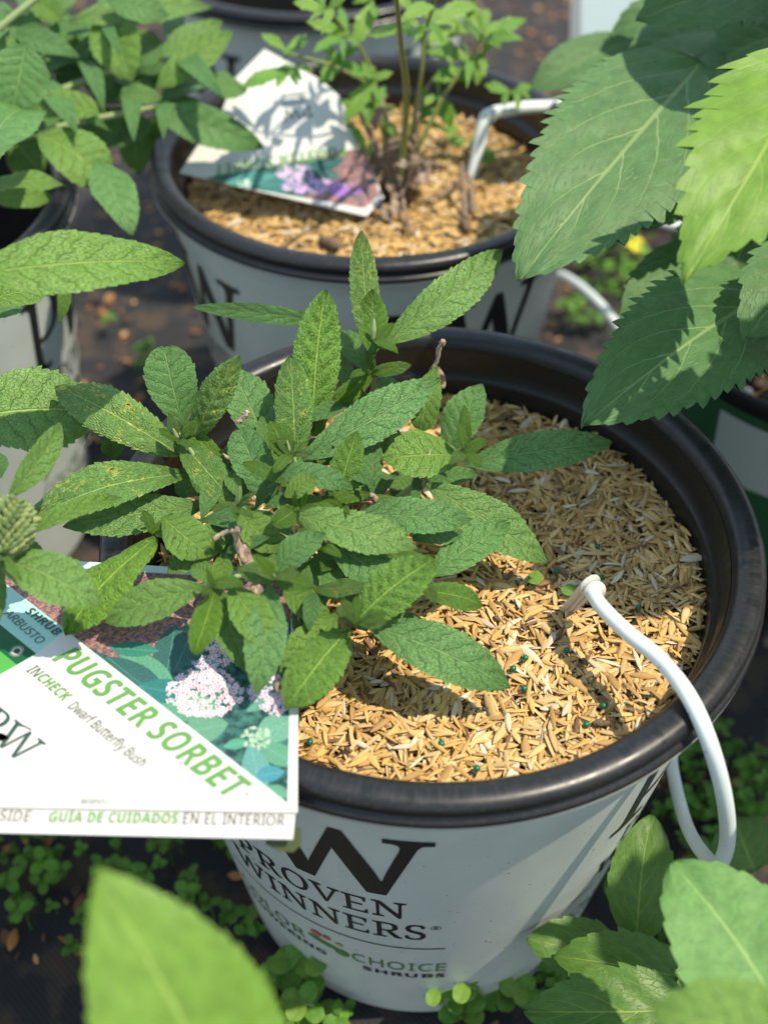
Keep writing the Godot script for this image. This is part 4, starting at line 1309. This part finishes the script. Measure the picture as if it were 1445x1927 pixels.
func build_right_plant() -> void:
	var C: Array = M.C
	var root := Vector3(0.315, 0.19, -0.62)
	var o := thing("serrated_shrub", root, "shrub with broad dark serrated leaves hanging over the near pot", "shrub")
	big(o, 1318, 118, 0.58, 974, 530, 0.50, 300, C[0], {"arch": 0.06, "fold": 0.12, "wave": 0.02, "up": 0.4})
	big(o, 1400, 190, 0.62, 1183, 440, 0.56, 230, C[1], {"arch": 0.05, "up": 0.4})
	big(o, 1530, 110, 0.45, 1284, 538, 0.40, 270, M.C_lit[0], {"arch": 0.05, "fold": 0.2, "up": 0.45, "wave": 0.05}, "J")
	big(o, 1450, 545, 0.54, 1096, 803, 0.47, 250, C[1], {"arch": 0.07, "fold": 0.12, "up": 0.4})
	big(o, 1540, 470, 0.52, 1400, 640, 0.49, 170, C[0], {"up": 0.4})
	big(o, 1500, -30, 0.60, 1195, 40, 0.58, 150, C[0], {"arch": 0.06})
	big(o, 1195, 70, 0.72, 998, 170, 0.70, 84, C[1], {}, "A")
	big(o, 1360, 60, 0.68, 1175, 112, 0.64, 100, C[1], {})
	big(o, 1340, 470, 0.60, 1178, 650, 0.58, 160, C[1], {}, "W")
	big(o, 1440, 590, 0.58, 1385, 715, 0.55, 120, C[0], {}, "W")
	big(o, 1380, 110, 0.66, 1290, 190, 0.64, 100, C[1], {})
	big(o, 1420, 260, 0.62, 1330, 420, 0.58, 180, C[1], {})
	big(o, 1475, 330, 0.62, 1345, 560, 0.60, 190, C[0], {"up": 0.4})
	big(o, 1420, 420, 0.66, 1225, 560, 0.63, 150, C[0], {"up": 0.4})
	big(o, 1460, 640, 0.60, 1330, 690, 0.60, 110, C[1], {"up": 0.4}, "W")
	big(o, 1490, 60, 0.66, 1330, 130, 0.66, 130, C[0], {"up": 0.5})
	big(o, 1310, 20, 0.70, 1150, 60, 0.70, 80, C[0], {"up": 0.5})
	big(o, 1460, 250, 0.66, 1390, 150, 0.70, 120, C[1], {"up": 0.5})
	# more of the same crown beyond the frame, which shades the pot's right side
	for k in 54:
		var c := Vector3(rnd(0.18, 0.52), rnd(0.33, 0.54), rnd(-0.66, -0.16))
		var a := rnd(-PI, PI)
		var d := Vector3(cos(a), rnd(-0.7, -0.1), sin(a)).normalized()
		var dep := depth_of(c)
		var ux := 722.5 + FPX * (c.x - 0.055) / dep
		if ux < 1470: c.x += (1470 - ux) / FPX * dep
		if c.z > -0.33: c.x += 0.05
		leaf_at(o, c - d * 0.04, c + d * 0.055, rnd(0.055, 0.075), "C", C[k % 2], {"up": 1.0, "roll": rnd(-25, 25), "low": true})
	for s in [[1415, 30, 0.66], [1440, 160, 0.64], [1385, 90, 0.68], [1480, 500, 0.56], [1445, 20, 0.62]]:
		var t := atd(s[0], s[1], s[2])
		part(o, "stem", tube([root, root.lerp(t, 0.5) + Vector3(0, 0.03, 0.0), t], [0.0045, 0.0036, 0.0024], 10, 6), M.stem_olive)
	part(o, "stem", tube([root + Vector3(-0.02, 0, -0.02), root.lerp(atd(1420, 150, 0.74), 0.6), atd(1420, 150, 0.74), atd(1428, 40, 0.70), atd(1440, -60, 0.66)], [0.005, 0.0046, 0.0042, 0.0035], 10, 6), M.stem_olive)

# ---------------------------------------------------------------- rear shrub
func build_back_plant() -> void:
	var root := at(748, 385, MY - 0.004)
	var o := thing("young_shrub", root, "young bright green shrub with toothed leaves and dead twigs at its foot", "shrub")
	var Dm: Array = M.D
	for s in [[[748, 385, 0], [765, 200, 7], [755, 90, 12], [742, -40, 17]], [[752, 370, 0], [790, 160, 8], [800, 60, 11], [830, -20, 14]], [[745, 380, 0], [700, 140, 6], [650, 60, 9], [610, 10, 12]], [[748, 360, 0.5], [700, 180, 6], [640, 130, 8], [540, 100, 9]], [[752, 360, 1], [830, 190, 6], [880, 120, 8], [910, 60, 10]], [[745, 340, 1], [720, 230, 3.6], [695, 190, 5], [680, 150, 6]]]:
		var pts := []
		for q in s: pts.append(at(q[0], q[1], MY + q[2] * 0.01))
		part(o, "stem", tube(pts, [0.0030, 0.0023, 0.0016, 0.001] if s[0][0] == 748 and s[0][1] == 385 else [0.0018, 0.0014, 0.0011, 0.0008], 8, 6), M.stem_olive)
	part(o, "stump", tube([root, root + Vector3(0.0, 0.03, 0.0), root + Vector3(-0.004, 0.045, 0.002)], [0.011, 0.010, 0.006], 10, 5, 0.12), M.bark)
	for r in [
		[702, 2, 11, 664, 92, 9, 46, 0], [700, 140, 7, 588, 118, 7, 34, 1], [702, 150, 7, 650, 236, 5, 44, 0], [700, 150, 6, 690, 240, 4.4, 40, 1], [880, 62, 9, 788, 24, 10, 40, 0],
		[884, 112, 8, 800, 98, 8, 40, 0], [880, 135, 7, 812, 150, 7, 40, 1], [905, 98, 8, 897, 162, 6.6, 40, 0], [908, 66, 9, 992, 36, 9.4, 34, 1], [908, 70, 9, 984, 74, 9, 30, 1],
		[538, 96, 9, 490, 64, 9.4, 26, 0], [545, 130, 8.5, 452, 168, 8, 34, 1], [540, 120, 8.5, 520, 165, 8, 30, 0], [650, 65, 9, 575, 40, 10, 30, 0], [645, 70, 9, 590, 100, 9, 30, 1],
		[640, 110, 8, 600, 160, 7, 36, 1], [760, 60, 12, 690, 70, 11, 40, 0], [755, 40, 13, 820, 10, 13, 40, 0], [770, 20, 13, 740, -30, 14, 40, 0], [810, 40, 11, 900, 10, 11, 40, 0], [800, 90, 10, 850, 50, 10, 36, 0],
		[820, 180, 6, 850, 240, 4, 44, 1], [870, 150, 6.4, 900, 110, 7, 30, 0], [960, 175, 5, 910, 160, 5.4, 26, 1], [965, 180, 5, 1000, 160, 5.4, 26, 1], [610, 20, 12, 550, 5, 12.5, 34, 0], [620, 15, 12, 660, -20, 13, 34, 0],
		[700, 215, 5, 640, 190, 5.4, 34, 1], [720, 220, 4, 740, 270, 2.6, 40, 0], [845, 265, 1.2, 875, 270, 1.0, 30, 1], [890, 290, 1, 935, 300, 1, 40, 1], [790, 225, 4, 800, 160, 6, 34, 1], [905, 60, 10, 880, 10, 11, 40, 0], [690, 290, 2.6, 660, 230, 4, 24, 0], [850, 120, 8, 830, 60, 9, 36, 0],
	]:
		lf(o, r[0], r[1], r[2], r[3], r[4], r[5], r[6] * 0.66, "D", Dm[r[7]], {"arch": 0.08})
		for k in 2:
			var a := rnd(0, TAU)
			var l := rnd(28, 60)
			lf(o, r[0] + rnd(-8, 8), r[1] + rnd(-8, 8), r[2], r[0] + cos(a) * l, r[1] + sin(a) * l, r[2] + rnd(-1, 1), rnd(9, 16), "D", Dm[k], {"arch": 0.08, "low": true})
	for w in [[[750, 360, 1], [700, 260, 3.4], [672, 205, 4.6], [655, 215, 4.2], [662, 300, 2], [660, 340, 1]], [[745, 350, 1.4], [705, 290, 2.4], [700, 330, 1.4], [705, 372, 0.4]], [[752, 350, 1.6], [790, 200, 5], [805, 165, 5.6], [815, 150, 6]], [[756, 330, 2], [785, 280, 3], [790, 268, 3.2]], [[758, 350, 1.4], [760, 390, 0.8], [775, 440, 0.3]], [[890, 400, 0.4], [880, 330, 1.0], [840, 360, 0.8], [790, 380, 0.5]], [[875, 410, 0.3], [872, 350, 1.4], [868, 305, 2.2]], [[752, 340, 2], [735, 250, 3.4], [720, 190, 4.6], [730, 180, 4.8]]]:
		var pts := []
		for q in w: pts.append(at(q[0], q[1], MY + q[2] * 0.01))
		part(o, "dead_twig", tube(pts, [0.0022, 0.0016, 0.0013, 0.001], 7, 6, 0.2), M.dead)
	for k in 24:
		var b := root + Vector3(rnd(-0.02, 0.02), rnd(0.008, 0.045), rnd(-0.012, 0.02))
		var d := Vector3(rnd(-1, 1), rnd(-0.8, 0.6), rnd(-1, 1)).normalized()
		leaf_at(o, b, b + d * rnd(0.012, 0.024), 0.006, "O", M.twig if k % 3 == 0 else M.dead, {"fold": 0.9, "wave": 0.3, "low": true}, "dead_leaf")

# ---------------------------------------------------------------- drip tubes
func build_tubes() -> void:
	var go := func(label: String, pts: Array, r: float, group := "drip tubes") -> Node3D:
		var p := []
		for q in pts: p.append(at(q[0], q[1], q[2]))
		var o := thing("drip_tube", p[0], label, "tube", group)
		part(o, "hose", tube(p, [r, r], 14, 10), M.tube)
		return o
	var t: Node3D = go.call("white drip tube looping from mulch stake over the near rim", [[1108, 1102, 0.268], [1130, 1140, 0.272], [1180, 1190, 0.275], [1240, 1240, 0.278], [1295, 1310, 0.2825], [1335, 1400, 0.272], [1362, 1500, 0.245], [1368, 1580, 0.215], [1352, 1625, 0.190], [1325, 1610, 0.165], [1290, 1550, 0.14], [1265, 1450, 0.125], [1262, 1380, 0.11]], 0.0032)
	part(t, "collar", tube([at(1105, 1096, 0.2685), at(1112, 1104, 0.2685)], [0.0052, 0.0052], 14, 3), M.stake)
	part(t, "collar", tube([at(1116, 1108, 0.2695), at(1121, 1116, 0.2705)], [0.0047, 0.0047], 14, 3), M.stake)
	var k0 := at(1110, 1102, 0.268)
	var k1 := at(1058, 1160, MY - 0.006)
	for s in [-0.0026, 0.0, 0.0026]:
		part(t, "stake", tube([k0 + Vector3(s, 0.001, 0), k0.lerp(k1, 0.5) + Vector3(s, 0, 0), k1 + Vector3(s * 0.8, 0, 0)], [0.0014, 0.0013, 0.0011], 6, 4), M.stake)
	t = go.call("pale drip tube with angled stake behind the dead twigs", [[925, 212, 0.278], [950, 208, 0.279], [990, 202, 0.279], [1060, 200, 0.27]], 0.0042)
	part(t, "stake", tube([at(928, 214, 0.279), at(912, 225, 0.276), at(898, 290, 0.258), at(882, 350, MY - 0.004)], [0.0042, 0.0046, 0.0042, 0.0034], 10, 5), M.tube)
	part(t, "collar", tube([at(918, 216, 0.278), at(930, 222, 0.277)], [0.006, 0.006], 12, 3), M.tube)
	go.call("white drip tube bowing down between the pots beside the serrated leaves", [[1020, 520, 0.05], [1060, 520, 0.07], [1120, 565, 0.10], [1180, 640, 0.12], [1240, 720, 0.13], [1300, 790, 0.13], [1380, 900, 0.12]], 0.0042)
	go.call("white drip tube arching above the small yellow flowered weed", [[1020, 480, 0.06], [1060, 445, 0.09], [1120, 420, 0.11], [1200, 412, 0.12], [1290, 430, 0.11]], 0.0042)
	go.call("white drip tube crossing in front of the green labelled pot", [[1350, 930, 0.10], [1398, 893, 0.13], [1450, 858, 0.15], [1520, 800, 0.16]], 0.0040)

# ---------------------------------------------------------------- loose bits
func build_small_things() -> void:
	var bead := SphereMesh.new()
	bead.radius = 0.0014
	bead.height = 0.0027
	bead.radial_segments = 14
	bead.rings = 8
	for q in [[1047, 1075], [1131, 1086], [965, 1258], [1066, 1224], [1135, 1328], [1103, 1363], [583, 1396], [830, 1399], [897, 1446], [988, 1238], [1124, 1028], [1201, 1143], [986, 1296], [420, 1010]]:
		var p := at(q[0], q[1], MY + 0.0026)
		var o := part(self, "fertilizer_bead", bead, M.bead, Transform3D(Basis.from_scale(Vector3(1, rnd(0.85, 1.05), 1)), p))
		tag(o, "small round green fertilizer bead on tan rice hulls", "bead", "green beads on the mulch")
	for q in [[655, 1411, 9, 0.6], [1100, 1246, 10, 1.2], [1130, 1362, 16, 0.1], [690, 1300, 9, 2.0], [935, 1165, 9, 0.7], [985, 1180, 8, 1.4], [620, 460, 26, 0.7], [875, 425, 20, 1.4], [1090, 1270, 6, 0.4], [800, 1340, 8, 2.4]]:
		var far: bool = q[1] < 600
		var p := at(q[0], q[1], MY + 0.0025)
		var L: float = q[2] * depth_of(p) / FPX
		var d := Vector3(cos(q[3]), 0.1, sin(q[3]))
		var o := part(self, "bark_chip", tube([p - d * L, p + Vector3(0, L * 0.15, 0), p + d * L], [L * 0.35, L * 0.5, L * 0.3], 6, 3, 0.2), M.bark)
		tag(o, ("dark bark chip on hulls just below the upside down tag" if q[0] < 700 else "dark bark chip beside the foot of the angled pale stake") if far else "dark brown bark chip among pale rice hulls of the near pot", "bark chip", "bark chips in the far pot" if far else "bark chips in the near pot")
	for q in [[1004, 1092, 26], [1068, 1114, 22]]:
		var p := at(q[0], q[1], MY + 0.003)
		var o := thing("seedling", p, "tiny round leafed seedling on bare hulls between shrub and drip stake" if q[0] < 1030 else "tiny green seedling sprouting right against the drip stake's foot", "seedling", "seedlings on the mulch")
		leaf_at(o, p + Vector3(-0.003, 0.001, 0), p + Vector3(0.0035, 0.002, 0.001), q[2] * 0.48 / FPX, "R", M.D[0], {"up": 1.0, "low": true})
		part(o, "stem", tube([p + Vector3(0, -0.004, 0), p + Vector3(-0.001, 0, 0), p + Vector3(-0.003, 0.001, 0)], [0.0004, 0.0004, 0.0003], 5, 3), M.stem)

# ---------------------------------------------------------------- weeds and near leaves
func sprig(p: Vector3, n: int, hgt: float, size: float, label: String, group: String, m: Array, called := "weed") -> void:
	var o := thing(called, p, label, "weed", group)
	var lean := Vector3(rnd(-0.5, 0.5), 1, rnd(-0.3, 0.5)).normalized()
	var top := p + lean * hgt
	part(o, "stem", tube([p, p.lerp(top, 0.5) + Vector3(rnd(-0.006, 0.006), 0, 0), top], [0.0011, 0.0009, 0.0006], 6, 4), M.stem)
	for k in n:
		var t := 0.2 + 0.8 * k / maxf(n - 1, 1)
		var b := p.lerp(top, t)
		var a := k * 2.4 + rnd(-0.4, 0.4)
		var d := Vector3(cos(a), rnd(0.0, 0.5), sin(a)).normalized()
		var s := size * rnd(0.7, 1.15)
		leaf_at(o, b, b + d * s, s * 0.8, "R", m[k % m.size()], {"up": 0.9, "low": true, "arch": 0.08})

func build_weeds() -> void:
	# creeping ground cover in the shade round the pots
	var st := SurfaceTool.new()
	for k in 5:
		var lm := leaf_mesh(rnd(0.55, 0.95), rnd(0.42, 0.62), ["R", "W", "R", "D", "R"][k], {"low": true, "arch": 0.1, "fold": 0.25}, 40 + k)
		st.append_from(lm, 0, Transform3D(Basis(Vector3.UP, k * 1.9) * Basis(Vector3.RIGHT, rnd(-0.5, 0.2)), Vector3(rnd(-0.15, 0.15), k * 0.16 - 0.3, rnd(-0.15, 0.15))))
	st.append_from(tube([Vector3(0.05, -1.6, 0), Vector3(0, -0.8, 0.1), Vector3(0, 0.3, 0)], [0.05, 0.045, 0.03], 5, 3), 0, Transform3D())
	var small := st.commit()
	var items := []
	for zone in [[0, 1570, 470, 1740, 46], [150, 1740, 560, 1925, 12], [1250, 1380, 1445, 1640, 50], [1040, 440, 1200, 640, 40], [520, 1850, 1000, 1927, 18], [1000, 1760, 1445, 1927, 40], [200, 620, 330, 700, 4]]:
		for k in zone[4]:
			var p := at(rnd(zone[0], zone[2]), rnd(zone[1], zone[3]), 0.0)
			if Vector2(p.x - POT.x, p.z - POT.z).length() < 0.105: continue
			if Vector2(p.x - BACK.x, p.z - BACK.z).length() < 0.105: continue
			for c in rng.randi_range(1, 2):
				var s := rnd(0.005, 0.012)
				var b := Basis.from_euler(Vector3(rnd(-0.5, 0.3), rng.randf() * TAU, rnd(-0.4, 0.4)))
				var g := rnd(0.75, 1.2)
				items.append([Transform3D(b * Basis.from_scale(Vector3.ONE * s), p + Vector3(rnd(-0.012, 0.012), s * 1.2 + rnd(0.0, 0.006), rnd(-0.012, 0.012))), Color(g, g, g * rnd(0.8, 1.0))])
	var wm := leaf_mat([M.D[0].albedo_texture, M.D[0].heightmap_texture], Color(0.8, 0.9, 0.78), 0.55, 0.02, Color(0.5, 0.6, 0.25))
	wm.vertex_color_use_as_albedo = true
	var gc := multi(self, "ground_cover", small, wm, items)
	tag(gc, "low creeping round leafed weeds covering the shaded fabric", "ground cover")
	for q in [[560, 1880, 0.05], [530, 1850, 0.045], [600, 1905, 0.04], [480, 1890, 0.035], [575, 1840, 0.05]]:
		sprig(at(q[0], q[1], 0.0), 7, q[2], 0.013, "thin round leafed weed at the foot of the near pot's printed side", "weeds before the near pot", M.D)
	for q in [[880, 1915, 0.05], [900, 1890, 0.055], [945, 1880, 0.04], [860, 1920, 0.04]]:
		sprig(at(q[0], q[1], 0.0), 7, q[2], 0.013, "thin weed growing below the bare side of the near pot", "weeds below the bare pot side", M.D)
	sprig(at(1190, 490, 0.0), 8, 0.05, 0.016, "small weed with yellow flowers behind the near pot", "", M.D, "flowering_weed")
	var fl := get_child(get_child_count() - 1)
	for q in [[1196, 470, 0.055], [1185, 462, 0.052], [1200, 455, 0.05]]:
		var p := at(q[0], q[1], q[2])
		for k in 5:
			var a := TAU * k / 5
			leaf_at(fl, p, p + Vector3(cos(a), 0.3, sin(a)) * 0.0045, 0.0035, "R", M.yellow if M.has("yellow") else make_yellow(), {"low": true, "up": 1.0}, "petal")
	# broad leafed weed in the corner by the loop of tube
	var root := at(1215, 1900, 0.0)
	var o := thing("broad_leaf_weed", root, "broad glossy leafed weed growing beside the near pot under the tube loop", "weed")
	var C: Array = M.C
	var wd := [leaf_mat([M.C[0].albedo_texture, M.C[0].heightmap_texture], Color(1.0, 1.0, 0.72), 0.42, 0.03, Color(0.6, 0.75, 0.2))]
	for r in [[1198, 1772, 0.12, 1226, 1532, 0.15, 118, "W"], [1170, 1800, 0.10, 990, 1768, 0.11, 110, "W"], [1275, 1838, 0.13, 1040, 1800, 0.13, 120, "C"], [1300, 1900, 0.15, 984, 1905, 0.14, 150, "C"], [1205, 1780, 0.10, 1250, 1860, 0.08, 90, "W"], [1185, 1790, 0.12, 1172, 1742, 0.13, 30, "W"], [1150, 1700, 0.06, 1190, 1640, 0.07, 60, "W"], [1420, 1640, 0.05, 1380, 1540, 0.07, 160, "W"]]:
		var B := at(r[0], r[1], r[2])
		var T := at(r[3], r[4], r[5])
		leaf_at(o, B, T, r[6] * depth_of((B + T) / 2) / FPX, r[7], wd[0], {"arch": 0.08, "fold": 0.2})
		part(o, "stem", tube([root, root.lerp(B, 0.6) + Vector3(0, 0.01, 0), B], [0.0016, 0.0013, 0.001], 6, 4), M.stem)
	# out-of-focus leaves close to the lens, and unseen ones that screen the sky
	root = Vector3(-0.10, 0.0, -0.02)
	var n := thing("near_shrub", root, "blurred bright green leaf rising below the large tag", "shrub")
	M.near = leaf_mat([M.D[0].albedo_texture, M.D[0].heightmap_texture], Color(1.0, 1.0, 1.0), 0.5, 0.03, Color(0.7, 0.8, 0.3))  # brighter green stands in for sunlight that does not reach this leaf
	var B := atd(500, 2260, 0.28)
	var T := atd(180, 1632, 0.265)
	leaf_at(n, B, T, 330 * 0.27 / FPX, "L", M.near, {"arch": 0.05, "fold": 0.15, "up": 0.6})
	part(n, "stem", tube([root, root.lerp(B, 0.5) + Vector3(0.01, 0, 0), B], [0.003, 0.0025, 0.002], 8, 5), M.stem)
	for k in 44:  # leaves out of view, added to cut sky light on the pot wall
		var c := Vector3(rnd(-0.34, 0.06), rnd(0.16, 0.34), rnd(-0.02, 0.20))
		var d := Vector3(rnd(-1, 1), rnd(-0.4, 0.5), rnd(-1, 1)).normalized()
		leaf_at(n, c - d * 0.035, c + d * 0.035, 0.03, "A", M.A[k % 4], {"up": 1.0, "low": true})
	root = Vector3(0.20, 0.0, -0.10)
	n = thing("near_shrub", root, "pale grey green leaves rising beside the tube loop", "shrub")
	var soft := leaf_mat([M.A[0].albedo_texture, M.A[0].heightmap_texture], Color(0.95, 1.0, 1.0), 0.6, 0.02, Color(0.5, 0.6, 0.35))
	for r in [[1500, 1960, 0.37, 1262, 1622, 0.40, 250, soft], [1560, 2010, 0.29, 1225, 1900, 0.29, 190, M.A[2]]]:
		B = atd(r[0], r[1], r[2])
		T = atd(r[3], r[4], r[5])
		leaf_at(n, B, T, r[6] * r[2] / FPX, "W", r[7], {"arch": 0.05, "fold": 0.15})
		part(n, "stem", tube([root, root.lerp(B, 0.5), B], [0.003, 0.0025, 0.002], 8, 5), M.stem)

	for k in 40:  # more unseen leaves, put in to shade the pot front from the sky
		var c := Vector3(rnd(0.10, 0.42), rnd(0.12, 0.38), rnd(-0.02, 0.20))
		var d := Vector3(rnd(-1, 1), rnd(-0.4, 0.5), rnd(-1, 1)).normalized()
		leaf_at(n, c - d * 0.035, c + d * 0.035, 0.035, "A", M.A[k % 4], {"up": 1.0, "low": true})

func make_yellow() -> Material:
	M.yellow = mat(Color(0.75, 0.60, 0.03), 0.5)
	return M.yellow
